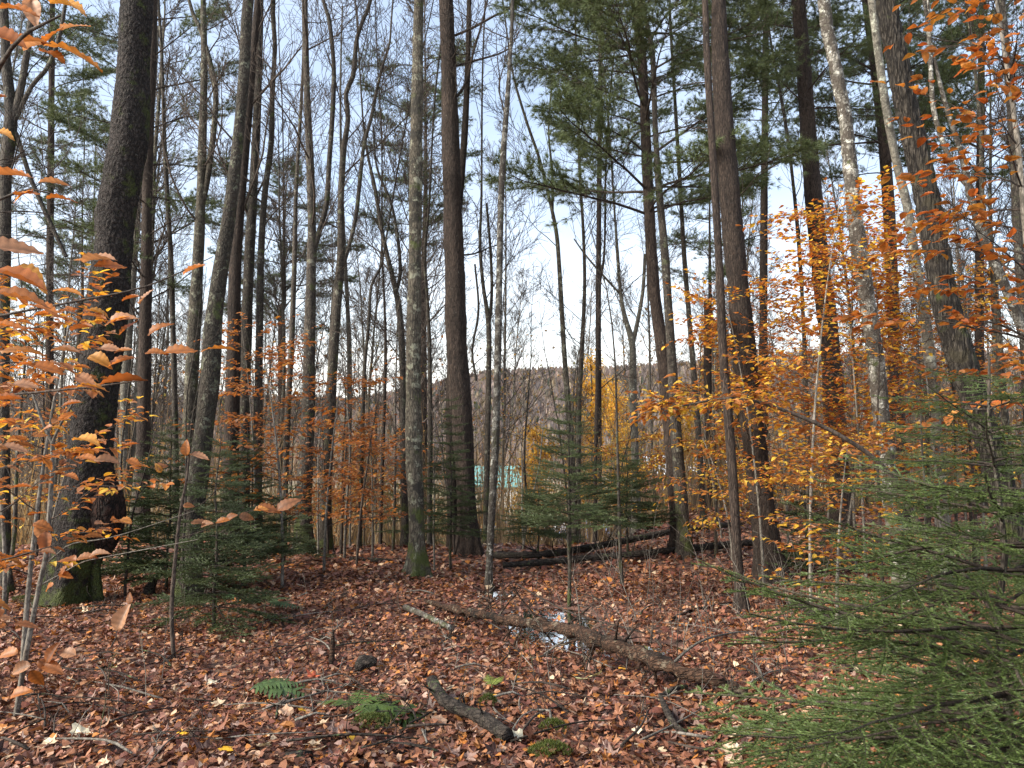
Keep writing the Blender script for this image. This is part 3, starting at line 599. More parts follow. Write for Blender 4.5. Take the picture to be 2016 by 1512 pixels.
# needled pines set further back
for (px, py0, dd, ytop, ylow, lr, lab) in [
    (835, 990, 21, 120, 480, (1.1, 2.0), 'hazy far pine showing between the grey mossy trunk and the thick central pine'),
    (556, 1000, 20, 350, 640, (1.2, 2.0), 'low-boughed pine behind the crooked trunks left of centre'),
    (100, 1000, 19, -250, 420, (1.2, 2.0), 'feathery pine filling the upper left corner'),
    (1930, 1000, 16, -250, 330, (1.3, 2.4), 'pine with drooping boughs in the upper right corner'),
    (1505, 1000, 17, -200, 330, (1.2, 2.0), 'pine half hidden behind the thick pine trunk, upper right'),
    (1395, 1000, 18, 430, 560, (.8, 1.4), 'short-topped pine behind the slender smooth trunk'),
    (160, 1000, 22, 430, 700, (1.0, 1.7), 'lowest small pine behind the left foreground leaves'),
    (1180, 1000, 24, -100, 300, (1.2, 2.2), 'distant pine behind the left boughs of the broad-crowned pine')]:
    key = 'P%d' % px; w = 24*12/dd
    hero(key, 'pine_tree', lab, 'tree', M['pine'], [(px, py0, w*1.2), (px-2, 600, w), (px+3, max(ytop, -50)+ (260 if ytop > 0 else 60), w*.7), (px+2, max(ytop, -40), w*.25)], d=dd)
    r, c, b, d = HERO[key]; add_boughs(r, c, zr(key, ylow, ytop, .52), int(px), lr, per=3)

# fir sprays (flat, short needled)
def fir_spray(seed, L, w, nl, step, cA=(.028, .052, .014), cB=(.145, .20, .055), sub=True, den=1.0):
    rg = np.random.default_rng(seed); W_ = MB(); N = MB(); tw = []
    n = 10; d = np.array((1, 0, .10)); p = np.zeros(3); pts = [p]
    for i in range(n): d = unit(d + rg.normal(0, .05, 3) + np.array((0, 0, -.035 if i < 6 else .03))); p = p + d*L/n; pts.append(p)
    pts = np.array(pts); W_.tube(pts, np.linspace(.009, .002, n+1)*L, 4); tw.append(pts[2:])
    k = int(L/.055*den)
    for j in range(k):
        t = .12 + .85*(j+rg.random()*.6)/k; i = min(n-1, int(t*n)); q = pts[i] + (pts[i+1]-pts[i])*(t*n-i); s = 1 if j % 2 else -1
        a = rg.uniform(.7, 1.05); l = L*.50*(1.05-t)**.8*rg.uniform(.6, 1.1); dd = unit(np.array((math.cos(a), s*math.sin(a), rg.normal(-.02, .08)))); qq = [q]; m = 5
        for _ in range(m): dd = unit(dd + rg.normal(0, .06, 3) + np.array((.05, 0, -.02))); q = q + dd*l/m; qq.append(q)
        qq = np.array(qq); W_.tube(qq, np.linspace(.0025, .0012, m+1), 3); tw.append(qq)
        if sub:
            for u in range(int(l/.05)):
                f = .2 + .75*(u+rg.random()*.5)/max(1, int(l/.05)); ii = min(m-1, int(f*m)); z = qq[ii] + (qq[ii+1]-qq[ii])*(f*m-ii); e = unit(dd*.8 + (1 if u % 2 else -1)*np.cross(dd, (0, 0, 1))*.75 + rg.normal(0, .1, 3)); l2 = l*.35*(1.1-f)*rg.uniform(.6, 1.1)+.02
                tw.append(np.array([z, z+e*l2*.5, z+e*l2])); W_.tube(tw[-1], (.0013, .001, .0008), 3)
    Pp = []; Dd = []; Ss = []
    for t_ in tw:
        L2 = np.linalg.norm(np.diff(t_, axis=0), axis=1); cl = np.r_[0, np.cumsum(L2)]; m = max(2, int(cl[-1]/step)); s = np.linspace(0, cl[-1], m)
        q = np.stack([np.interp(s, cl, t_[:, k_]) for k_ in range(3)], 1); g_ = np.gradient(q, axis=0); g_ /= np.linalg.norm(g_, axis=1)[:, None]+1e-9; Pp.append(q); Dd.append(g_)
    q = np.concatenate(Pp); g_ = np.concatenate(Dd); m = len(q)
    for s in (1, -1, 0):
        lat = np.cross(g_, np.array((0, 0, 1.))); v = g_*.95 + lat*s*.85 + np.array((0, 0, .2 if s else .8)) + rg.normal(0, .12, (m, 3)); v /= np.linalg.norm(v, axis=1)[:, None]
        if s == 0: sel = rg.random(m) < .6; q_, v_ = q[sel], v[sel]
        else: q_, v_ = q, v
        mm = len(q_); sd = np.cross(v_, rg.normal(0, 1, (mm, 3))); sd /= np.linalg.norm(sd, axis=1)[:, None]+1e-9; l = nl*rg.uniform(.7, 1.15, (mm, 1))
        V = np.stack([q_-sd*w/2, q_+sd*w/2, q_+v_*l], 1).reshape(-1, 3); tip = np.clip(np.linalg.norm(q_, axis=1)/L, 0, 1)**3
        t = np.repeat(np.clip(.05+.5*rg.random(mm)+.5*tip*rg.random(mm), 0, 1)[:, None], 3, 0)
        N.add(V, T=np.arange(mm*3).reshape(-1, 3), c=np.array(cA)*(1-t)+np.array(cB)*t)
    return W_.mesh('fir_branch', M['twig']), N.mesh('fir_needles', M['needle'], False)
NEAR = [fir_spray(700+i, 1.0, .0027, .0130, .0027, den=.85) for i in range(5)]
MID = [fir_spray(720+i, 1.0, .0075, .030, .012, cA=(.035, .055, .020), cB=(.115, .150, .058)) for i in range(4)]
def fir(name, label, base, hgt, rad, nb, seed, protos, lean=(0, 0), per=5, zmin=.12, shape=.9, el=(-.15, .25), twr=.02, sparse=0):
    rg = np.random.default_rng(seed); root = thing(name, label, 'tree', base)
    n = 10; pts = np.stack([np.linspace(0, lean[0], n)+rg.normal(0, .01, n), np.linspace(0, lean[1], n)+rg.normal(0, .01, n), np.linspace(-.1, hgt, n)], 1)
    mb = MB(); mb.tube(pts, np.linspace(twr, .004, n), 8); obj('trunk', mb.mesh('fir_trunk', M['darkbark']), root)
    for j in range(nb):
        t = zmin + (.98-zmin)*((j//per) + .35*rg.random())/(nb/per); z = t*hgt; az = 2*PI*(j % per)/per + (j//per)*1.1 + rg.normal(0, .2)
        if rg.random() < sparse: continue
        l = rad*((1-t)**shape)*rg.uniform(.75, 1.1) + .10
        Wd, Nd = protos[rg.integers(len(protos))]; o = obj('branch', Wd, root)
        q = np.array([np.interp(z, pts[:, 2], pts[:, 0]), np.interp(z, pts[:, 2], pts[:, 1]), z])
        o.matrix_local = Matrix.Translation(q) @ rot_to(az, rg.uniform(*el)+.25*t, rg.normal(0, .15)) @ Matrix.Scale(l, 4); obj('needles', Nd, o)
    return root
def onb(px, py): return G(px, py)
fir('fir_sapling', 'young fir with tiered branches standing by the pool, centre', onb(1121, 1195), 2.25, .98, 72, 31, MID, per=6, zmin=.36, twr=.022, sparse=.08)
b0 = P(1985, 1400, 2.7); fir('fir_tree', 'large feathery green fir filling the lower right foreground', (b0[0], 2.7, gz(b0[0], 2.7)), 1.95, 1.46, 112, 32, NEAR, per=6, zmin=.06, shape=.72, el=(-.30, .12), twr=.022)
b0 = P(2240, 1300, 2.3); fir('fir_tree', 'dim fir bough mass at the extreme lower right corner', (b0[0], 2.3, gz(b0[0], 2.3)), 1.7, .95, 60, 33, NEAR, per=5, shape=.8)
b0 = P(1830, 1200, 4.3); fir('fir_sapling', 'smaller fir behind the large foreground one, before the leaning trunk', (b0[0], 4.3, gz(b0[0], 4.3)), 1.75, .75, 60, 34, NEAR, per=5, zmin=.1)
fir('fir_sapling', 'dense dark fir in front of the bare left slope, right of the mottled trunk base', onb(478, 1163), 1.85, .85, 80, 35, MID, zmin=.18)
b0 = P(330, 1100, 8.9); fir('fir_sapling', 'dark fir between the big mossy trunk and the mottled trunk base', (b0[0], 8.9, gz(b0[0], 8.9)), 2.0, 1.05, 96, 36, MID, zmin=.1)
b0 = P(425, 1100, 7.2); fir('fir_sapling', 'taller fir directly before the mottled trunk base', (b0[0], 7.2, gz(b0[0], 7.2)), 1.85, .8, 66, 37, MID, zmin=.1)
b0 = P(886, 1080, 10.3); fir('fir_sapling', 'slim fir veiling the foot of the thick central pine', (b0[0], 10.3, gz(b0[0], 10.3)), 2.4, .68, 80, 38, MID, zmin=.2)
b0 = P(1235, 1060, 10.8); fir('fir_sapling', 'low spreading fir behind and right of the tiered young fir', (b0[0], 10.8, gz(b0[0], 10.8)), 1.6, 1.1, 70, 39, MID, zmin=.28)
b0 = P(1060, 1060, 11.2); fir('fir_sapling', 'low dark fir at the crest left of the tiered young fir', (b0[0], 11.2, gz(b0[0], 11.2)), 1.2, .9, 60, 40, MID, zmin=.3)
b0 = P(1590, 1090, 9.5); fir('fir_sapling', 'fir clump at the foot of the tall brown pine', (b0[0], 9.5, gz(b0[0], 9.5)), 1.1, .8, 40, 41, MID, zmin=.1)
b0 = P(560, 1100, 10.5); fir('fir_sapling', 'small fir below the orange leaves left of the two-stemmed maple', (b0[0], 10.5, gz(b0[0], 10.5)), 1.2, .7, 36, 42, MID, zmin=.15)
b0 = P(800, 1050, 14); fir('fir_sapling', 'small distant fir poking out behind the grey mossy trunk', (b0[0], 14, gz(b0[0], 14)), 2.0, .8, 40, 43, MID, zmin=.2)

# ---------------------------------------------------------------- leaves
def beech_leaf_geo(curl=.15, fold=.2, rg=None):
    t = np.array([0, .18, .42, .68, .88, 1.0]); w = np.array([.03, .22, .31, .25, .11, .0]); V = []; 
    for ti, wi in zip(t, w):
        z = -curl*(ti-.1)**2
        for s in (-1, 0, 1): V.append((ti, s*wi, z + abs(s)*wi*fold + (rg.normal(0, .015) if rg is not None else 0)))
    V = np.array(V); Q = []
    for i in range(5):
        for s in (0, 1): a_ = i*3+s; Q.append((a_, a_+1, a_+4, a_+3))
    return V, np.array(Q)
def maple_geo(rg, curl=.5):
    a = np.radians([-150, -125, -105, -72, -62, -50, -30, -18, 0, 18, 30, 50, 62, 72, 105, 125, 150]); r = np.array([.42, .64, .55, .60, .88, .66, .62, .72, .98, .72, .62, .66, .88, .60, .55, .64, .42])*.5
    r = r*rg.uniform(.8, 1.18, 17)
    ph = rg.random()*6.28; c1 = rg.uniform(-.35, 1)*curl
    V = np.stack([r*np.cos(a), r*np.sin(a), np.zeros(17)], 1); V = np.vstack([[0, 0, 0], V*.55 + 0*V, V])
    # rings: centre, mid, outer
    rr = np.hypot(V[:, 0], V[:, 1]); u = V[:, 0]*math.cos(ph) + V[:, 1]*math.sin(ph)
    V[:, 2] = c1*u**2*1.6 + rr**2*rg.uniform(-.2, .5)*curl*1.5 + vnoise(V*5+rg.random()*50, 3)*.05*(1+curl)
    T = [(0, 1+i, 2+i) for i in range(16)]; Q = [(1+i, 18+i, 19+i, 2+i) for i in range(16)]
    return V, np.array(Q), np.array(T)
def fan_geo(g): V = g[0][np.r_[0, 18:35]]; return V, np.zeros((0, 4), int), np.array([(0, 1+i, 2+i) for i in range(16)])
LV = [beech_leaf_geo(rg.uniform(-.05, .5), rg.uniform(.05, .45), rg) for _ in range(6)]
def scatter(mb, geo, pos, X, Z, sc, cols, T3=False):
    """vectorised copies of a leaf: X axis = leaf axis, Z = normal"""
    V = geo[0]; X = X/np.linalg.norm(X, axis=1)[:, None]; Y = np.cross(Z, X); Y /= np.linalg.norm(Y, axis=1)[:, None]+1e-9; Z = np.cross(X, Y)
    R = pos[:, None] + sc[:, None, None]*(V[None, :, 0, None]*X[:, None] + V[None, :, 1, None]*Y[:, None] + V[None, :, 2, None]*Z[:, None])
    m, n = len(pos), len(V); off = (np.arange(m)*n)[:, None, None]
    mb.add(R.reshape(-1, 3), Q=(geo[1][None]+off).reshape(-1, geo[1].shape[1]) if len(geo[1]) else None, T=(geo[2][None]+off).reshape(-1, 3) if len(geo) > 2 else None, c=np.repeat(cols, n, 0))
OR = np.array([(.40, .14, .03), (.46, .19, .04), (.33, .11, .03), (.52, .25, .05), (.42, .17, .06), (.38, .15, .04)])
RED = np.array([(.40, .11, .025), (.34, .085, .02), (.46, .15, .03), (.43, .125, .035)])
YEL = np.array([(.68, .42, .05), (.72, .50, .07), (.64, .36, .05)])
PNK = np.array([(.34, .16, .075), (.42, .22, .12), (.31, .13, .055), (.36, .13, .04)])
def fine_leaf(rg, c_):
    n = 13; t = np.linspace(0, 1, n); w = .31*np.sin(PI*t**.82)**.85*(1-.25*t); curl = rg.uniform(-.05, .45); fold = rg.uniform(.1, .5); tw = rg.uniform(-.5, .5); V = []; C = []
    for i in range(n):
        wi = max(w[i], .004)*(1+.022*(-1)**i)
        for s_ in (-1, -.5, 0, .5, 1):
            y = s_*wi; z = -curl*(t[i]-.1)**2 + abs(s_)*wi*fold + (.018*(-1)**i*abs(s_)) + tw*t[i]*y + rg.normal(0, .006) + (.05*s_*s_*math.sin(t[i]*5+tw*6))
            V.append((t[i] - .08*abs(s_)*wi, y, z)); C.append(np.array(c_)*(.55 if s_ == 0 else (.82 if i % 2 else 1.12))*(.7 if (i in (0, n-1)) else 1)*rg.uniform(.85, 1.1)*(1-.25*(abs(s_) == 1 and rg.random() < .4)))
    Q = [(i*5+j, i*5+j+1, i*5+j+6, i*5+j+5) for i in range(n-1) for j in range(4)]
    return mesh('leaf', np.array(V), np.array(Q), M['leaf'], np.array(C))
# leaf meshes for the single leaves (small set, shared)
LM = {}
for nm_, pal in (('orange', OR), ('red', RED), ('yellow', YEL), ('pink', PNK)):
    LM[nm_] = []
    for i in range(8):
        c_ = pal[i % len(pal)]; LM[nm_].append(fine_leaf(np.random.default_rng(i*3+len(nm_)), c_))
PAL = {'orange': OR, 'red': RED, 'yellow': YEL, 'pink': PNK}
def sprays(tips, rg, nl, spacing, lsize, az_spread=.8):
    """tips: list of (pos, dir) twig starts; returns twig tubes + leaf pos/axis/normal"""
    T = []; LP = []; LX = []; LZ = []
    for (p, d, L) in tips:
        n = max(3, int(L/spacing)); pts = [p]; side = 1
        for i in range(n):
            d = unit(d + rg.normal(0, .12, 3)*np.array((1, 1, .5)) + np.array((0, 0, -.015))); p = p + d*L/n; pts.append(p)
            lat = np.cross(d, (0, 0, 1)); lat = unit(lat); side = -side
            LP.append(p); LX.append(unit(d*.7 + lat*side*rg.uniform(.5, 1.1) + np.array((0, 0, rg.normal(-.12, .22))))); LZ.append(unit(np.array((rg.normal(0, .28), rg.normal(0, .28), 1.))))
        LP.append(p); LX.append(d); LZ.append(unit(np.array((rg.normal(0, .25), rg.normal(0, .25), 1.))))
        T.append((np.array(pts), np.linspace(.0022, .0009, n+1), 0))
    return T, np.array(LP), np.array(LX), np.array(LZ)
def beech(label, base, stems, seed, pals, lsize=.065, nbr=26, brL=.9, tw=.34, nleaf=300, bark_='twigpale', zlow=.25, azf=None, name='beech_sapling', spacing=.05, dens=1.0, keep=None):
    """stems: list of polylines in world coordinates with radius"""
    rg = np.random.default_rng(seed); root = thing(name, label, 'tree', base); base = np.array(base, float); tips = []
    W_ = []
    for si, st in enumerate(stems):
        st = np.array(st, float); st[:, :3] -= base; c = catmull(st, .12); mb = MB(); mb.tube(c[:, :3], c[:, 3], 7); obj('stem', mb.mesh('beech_stem', M[bark_]), root)
        m = len(c)
        for j in range(nbr):
            t = zlow + (1-zlow)*(j+rg.random())/nbr; i = min(m-2, int(t*m)); q = c[i, :3]; ax = unit(c[i+1, :3]-c[i, :3])
            az = rg.random()*6.28
            if azf: az = azf(rg)
            hz = np.array((math.cos(az), math.sin(az), rg.uniform(-.05, .35))); 
            L = brL*rg.uniform(.5, 1.1)*(1.15-.7*t); n = 5; d = unit(hz + ax*.35); pts = [q]
            for k_ in range(n):
                d = unit(d + rg.normal(0, .10, 3) + np.array((0, 0, -.03))); q = q + d*L/n; pts.append(q)
                for s in (1, -1):
                    if rg.random() < .85*dens: tips.append((q, unit(d*.8 + s*unit(np.cross(d, (0, 0, 1)))*.7), tw*rg.uniform(.5, 1.1)*(1.1-.12*k_)))
            tips.append((q, d, tw)); W_.append((np.array(pts), np.linspace(max(.003, c[i, 3]*.4), .0018, n+1), 1))
    T, LP, LX, LZ = sprays(tips, rg, 0, spacing, lsize)
    obj('twigs', tubes_mesh(W_+T, 'beech_twigs', M['twig']), root, kind='stuff')
    wp = LP + base
    vis = np.ones(len(LP), bool)
    if keep is not None: vis = keep(wp, rg)
    LP, LX, LZ, wp = LP[vis], LX[vis], LZ[vis], wp[vis]
    az = np.abs(wp[:, 0])/np.maximum(wp[:, 1], .3); order = np.argsort(wp[:, 1] + 100*(az > .72))
    sc = lsize*rg.uniform(.7, 1.2, len(LP)); big = order[:nleaf]; rest = order[nleaf:]
    for i in big:
        pn = pals[rg.integers(len(pals))]; o = obj('leaf', LM[pn][rg.integers(8)], root)
        x = unit(LX[i]); y = unit(np.cross(LZ[i], x)); z = np.cross(x, y); mt = Matrix(((x[0], y[0], z[0], LP[i][0]), (x[1], y[1], z[1], LP[i][1]), (x[2], y[2], z[2], LP[i][2]), (0, 0, 0, 1)))
        o.matrix_local = mt @ Matrix.Scale(float(sc[i]), 4)
    if len(rest):
        mb = MB(); cols = np.stack([PAL[pals[k_]][rg.integers(len(PAL[pals[k_]]))] for k_ in rg.integers(0, len(pals), len(rest))])*rg.uniform(.75, 1.15, (len(rest), 1)); gi = rg.integers(0, 6, len(rest))
        for k_ in range(6):
            s_ = rest[gi == k_]
            if len(s_): scatter(mb, LV[k_], LP[s_], LX[s_], LZ[s_], sc[s_], cols[gi == k_])
        obj('foliage', mb.mesh('foliage', M['leaf'], False), root, kind='stuff')
    return root
def stem_px(path, d, dw=0):
    out = []
    for i, (px, py, w) in enumerate(path): q = P(px, py, d + dw*i); out.append((*q, w*d/F/2))
    return out
def up_stem(px, d, hgt, rg, r=.02, bend=.25):
    b = P(px, 1000, d); z = gz(b[0], b[1]); n = 6; x, y = b[0], b[1]; out = []
    dx, dy = rg.normal(0, bend, 2)
    for i in range(n): t = i/(n-1); out.append((x + dx*t*t, y + dy*t*t, z - .05 + hgt*t, r*(1-.75*t)))
    return (b[0], b[1], z), [out]
rg = np.random.default_rng(21)
# mid-left saplings with copper leaves
for k_, (px, d, hg, lab) in enumerate([(640, 9.6, 2.5, 'copper-leaved beech sapling before the sinuous maple'), (560, 9.0, 2.9, 'copper-leaved beech sapling before the crooked narrow trunk'), (735, 11.0, 1.7, 'short copper-leaved beech just left of the grey mossy trunk'),
                                      (505, 11.4, 3.4, 'taller orange beech rising behind the dark left fir'), (690, 12.3, 1.9, 'copper beech at the crest behind the whip-thin stem')]):
    b, st = up_stem(px, d, hg, rg); beech(lab, b, st, 800+k_, ['orange', 'pink', 'orange'], .070, 26, 1.05, .32, 150, dens=.8)
# far-left orange mass
for k_, (px, d, hg, lab) in enumerate([(60, 5.4, 2.7, 'dense orange beech behind the pale crooked stem, far left'), (20, 7.0, 3.2, 'orange beech at the far left edge behind the others'), (95, 9.5, 2.2, 'low orange beech seen left of the mossy trunk foot')]):
    b, st = up_stem(px, d, hg, rg); beech(lab, b, st, 820+k_, ['orange', 'orange', 'pink', 'yellow'], .072, 20, .95, .32, 200, dens=.7)
# right-hand blaze
for k_, (px, d, hg, pl, lab) in enumerate([
    (1590, 7.6, 4.2, ['orange', 'yellow', 'orange'], 'tall flame-orange beech before the tall brown pine'), (1500, 8.6, 3.4, ['orange', 'orange', 'yellow'], 'orange beech overlapping the thick brown pine trunk'),
    (1680, 9.4, 4.6, ['orange', 'yellow', 'red'], 'amber and yellow beech behind the white-patched birch'), (1800, 9.6, 4.4, ['orange', 'red', 'yellow'], 'orange beech between the birch and the leaning furrowed trunk'),
    (1700, 8.9, 3.9, ['orange', 'yellow', 'orange', 'red'], 'golden-orange beech whose leaves cross the white-patched birch'), (1850, 8.2, 3.6, ['orange', 'yellow', 'pink'], 'orange beech behind the top of the large foreground fir'),
    (1550, 11.0, 3.8, ['orange', 'orange', 'pink'], 'paler orange beech set back between two thick pines'), (1900, 11.5, 4.2, ['orange', 'pink', 'yellow'], 'russet beech set back right of the leaning furrowed trunk'),
    (1440, 10.2, 1.7, ['yellow', 'orange'], 'low golden beech left of the thick brown pine foot'), (1640, 6.6, 1.7, ['orange', 'pink', 'yellow'], 'short peach-leaved beech above the foreground fir'),
    (1240, 12.8, 1.8, ['yellow', 'orange'], 'small golden beech behind the low spreading fir')]):
    b, st = up_stem(px, d, hg, rg, .018); beech(lab, b, st, 840+k_, pl, .064, 44 if hg > 2 else 24, 1.15 if hg > 2 else .9, .36, 200, dens=.9)
# far right, near red leaves
b0 = P(2150, 1300, 4.2); st = [[(b0[0], 4.2, gz(b0[0], 4.2), .03), (b0[0]-.05, 4.2, 1.3, .026), (b0[0]-.2, 4.2, 2.4, .02), (b0[0]-.25, 4.2, 3.4, .014), (b0[0]-.4, 4.1, 4.2, .007)]]
beech('red-leaved beech hanging in from the right edge', (b0[0], 4.2, gz(b0[0], 4.2)), st, 870, ['orange', 'red', 'orange', 'orange'], .075, 26, 1.0, .34, 300, azf=lambda r_: r_.uniform(1.9, 4.4), zlow=.42, dens=.6, keep=lambda w, r_: r_.random(len(w)) < np.clip(1.25-.55*np.maximum(0, w[:, 2]-2.6), .12, 1))
# arching branch across the right middle
b0 = P(1900, 1250, 5.0); gz0 = gz(b0[0], 5.0); st = [[(*np.r_[b0[0], 5.0, gz0-.05], .022)] + [(*P(px, py, 5.0), r_) for px, py, r_ in [(1850, 1130, .020), (1790, 1000, .018), (1735, 915, .016), (1640, 850, .014), (1530, 803, .012), (1440, 783, .009), (1340, 800, .006), (1250, 812, .003)]]]
beech('arching beech bough of orange leaves spanning from the fir to the broad-crowned pine', (b0[0], 5.0, gz0), st, 880, ['orange', 'yellow', 'orange'], .060, 16, .40, .20, 300, bark_='twig', zlow=.62, dens=.7)
# ---- left foreground: big leaves reaching in from outside the frame
b0 = P(-260, 1300, 2.6); g0 = gz(b0[0], 2.6)
def Pl(l, d): return [(*P(a_, b_, d + e), r_) for (a_, b_, e, r_) in l]
st = [[(b0[0], 2.6, g0-.05, .03), (b0[0]+.05, 2.6, 1.0, .026), (b0[0], 2.6, 2.0, .02), (b0[0]+.1, 2.6, 3.2, .01)],
      Pl([(-240, 720, 0, .006), (-100, 650, 0, .005), (0, 622, 0, .0045), (140, 595, 0, .004), (290, 563, 0, .003), (420, 505, .1, .0015)], 2.6),
      Pl([(-240, 850, 0, .006), (-100, 795, 0, .005), (0, 780, 0, .0045), (150, 765, 0, .0035), (290, 748, 0, .0015)], 2.4),
      Pl([(-240, 420, -.4, .005), (-100, 330, -.4, .005), (0, 130, -.6, .004), (60, 60, -.7, .003), (120, 30, -.7, .0015)], 1.9),
      Pl([(-240, 520, 0, .005), (-60, 420, 0, .004), (60, 372, 0, .003), (120, 385, 0, .0015)], 2.0)]
root = thing('beech_sapling', 'near beech reaching in from the left edge with large drooping amber leaves', 'tree', (b0[0], 2.6, g0)); base = np.array((b0[0], 2.6, g0))
for s_ in st:
    a_ = np.array(s_); a_[:, :3] -= base; c = catmull(a_, .06); mb = MB(); mb.tube(c[:, :3], c[:, 3], 6); obj('stem', mb.mesh('beech_stem', M['twig']), root)
def put_leaf(root, base, px, py, d, L, ang, tilt, pal, i):
    """one hand placed leaf: px,py of its stalk end, L length, ang = direction in the picture plane, tilt = roll of blade about its axis"""
    q = P(px, py, d) - base; x = unit(np.array((math.cos(ang), random.uniform(-.35, .35), math.sin(ang)))); z = unit(np.array((0, -math.sin(tilt), math.cos(tilt)))); y = unit(np.cross(z, x)); z = np.cross(x, y)
    o = obj('leaf', LM[pal][i % 8], root); o.matrix_local = Matrix(((x[0], y[0], z[0], q[0]), (x[1], y[1], z[1], q[1]), (x[2], y[2], z[2], q[2]), (0, 0, 0, 1))) @ Matrix.Scale(L, 4)
R_ = math.radians
# (px, py, length px, angle deg, tilt deg, distance)
LFG = [(0, 15, 85, -5, 50, 1.3), (60, 0, 65, -70, 60, 1.4), (-30, 60, 90, -20, 70, 1.3), (100, 5, 95, -12, 25, 1.5), (20, 85, 75, 10, 35, 1.4), (45, 98, 60, 18, 20, 1.6), (85, 90, 60, 40, 45, 1.6), (88, 85, 125, -14, 28, 1.7), (82, 100, 70, -22, 22, 1.7), (120, 60, 60, 20, 30, 1.8),
       (-40, 200, 70, 5, 30, 1.6), (-20, 260, 62, -8, 25, 1.8), (-30, 345, 100, 3, 30, 1.7), (75, 358, 62, 2, 25, 1.9), (30, 385, 60, 5, 20, 1.9), (65, 372, 45, -150, 25, 1.9), (90, 390, 60, 4, 15, 1.9),
       (-30, 490, 100, 10, 45, 1.6), (-20, 530, 120, -18, 40, 1.5), (20, 525, 90, -25, 40, 1.6), (-20, 575, 110, -8, 30, 1.7), (165, 515, 80, 5, 35, 2.1), (185, 525, 60, 8, 55, 2.1), (105, 570, 62, -2, 30, 2.2), (60, 600, 70, -12, 30, 2.1),
       (275, 600, 42, 55, 35, 2.3), (240, 592, 40, 15, 30, 2.3), (170, 610, 45, -8, 35, 2.3), (165, 620, 55, -6, 18, 2.3), (210, 636, 62, 15, 55, 2.3), (235, 660, 45, 50, 35, 2.3), (205, 640, 50, 30, 50, 2.3), (290, 660, 55, 35, 45, 2.3), (195, 688, 50, 5, 40, 2.3), (140, 650, 55, 8, 30, 2.2),
       (175, 700, 55, -20, 55, 2.3), (210, 722, 60, 25, 45, 2.3), (225, 695, 40, 15, 30, 2.3), (320, 697, 72, 10, 35, 2.2), (395, 690, 72, 12, 25, 2.2), (285, 695, 45, 5, 50, 2.2), (150, 740, 50, -25, 40, 2.3), (195, 755, 90, 8, 14, 2.3), (150, 762, 60, 5, 15, 2.3),
       (360, 540, 55, 25, 30, 2.4), (100, 690, 60, 2, 30, 2.1), (60, 720, 70, -8, 30, 2.1), (0, 690, 80, 5, 35, 2.0), (-20, 640, 70, 2, 35, 2.0), (20, 760, 60, 6, 20, 2.1), (-30, 790, 70, 8, 25, 2.1),
       (145, 865, 62, 0, 30, 2.6), (150, 900, 50, -8, 25, 2.6), (185, 905, 50, -5, 45, 2.6), (250, 905, 36, -20, 40, 2.7), (255, 918, 38, 8, 25, 2.7), (125, 935, 38, -5, 15, 2.6), (0, 880, 55, -2, 15, 2.5), (20, 960, 40, 5, 15, 2.5)]
for i, (px, py, lp, an, ti, d) in enumerate(LFG): put_leaf(root, base, px, py, d, lp*d/F, R_(an), R_(ti*.65+4*(i % 3)), ['orange', 'pink', 'orange', 'orange'][i % 4], i)
# second and third sprays behind, procedural, darker orange mass
b0 = P(-180, 1250, 3.6); 
st = [[(b0[0], 3.6, gz(b0[0], 3.6), .025), (b0[0], 3.6, 1.2, .02), (b0[0]+.1, 3.6, 2.2, .012), (b0[0]+.1, 3.6, 3.0, .006)]]
beech('orange-leaved beech just outside the left edge, behind the largest leaves', (b0[0], 3.6, gz(b0[0], 3.6)), st, 890, ['orange', 'pink', 'orange'], .08, 20, .85, .34, 300, azf=lambda r_: r_.uniform(-1.2, 1.2), zlow=.25, dens=.6, keep=lambda w, r_: w[:, 2] < 2.25 + r_.normal(0, .1, len(w)))
# pale crooked stem, lower left
b = G(30, 1418); d = float(b[1])
st = [[(*P(px, py, d), w*d/F/2) for px, py, w in [(30, 1422, 11), (42, 1340, 10), (56, 1262, 10), (70, 1190, 9), (80, 1140, 9), (92, 1085, 9), (98, 1000, 9), (103, 920, 8), (103, 868, 8)]],
      [(*P(px, py, d), w*d/F/2) for px, py, w in [(103, 872, 7), (90, 845, 6), (78, 815, 5), (66, 780, 4), (50, 740, 3)]], [(*P(px, py, d), w*d/F/2) for px, py, w in [(103, 872, 6), (118, 838, 5), (140, 800, 4), (160, 760, 2)]],
      [(*P(px, py, d), w*d/F/2) for px, py, w in [(96, 1105, 4), (120, 1085, 3), (145, 1070, 3), (230, 1055, 2), (385, 1005, 1)]], [(*P(px, py, d), w*d/F/2) for px, py, w in [(84, 1150, 4), (120, 1130, 3), (160, 1108, 2), (200, 1098, 2), (390, 1062, 1)]]]
root = thing('beech_sapling', 'pale crooked sapling stem forking beside the mossy trunk, lower left', 'tree', b); base = np.array(b)
for s_ in st:
    a_ = np.array(s_); a_[:, :3] -= base; c = catmull(a_, .05); mb = MB(); mb.tube(c[:, :3], c[:, 3], 7); obj('stem', mb.mesh('pale_stem', M['twigpale']), root)
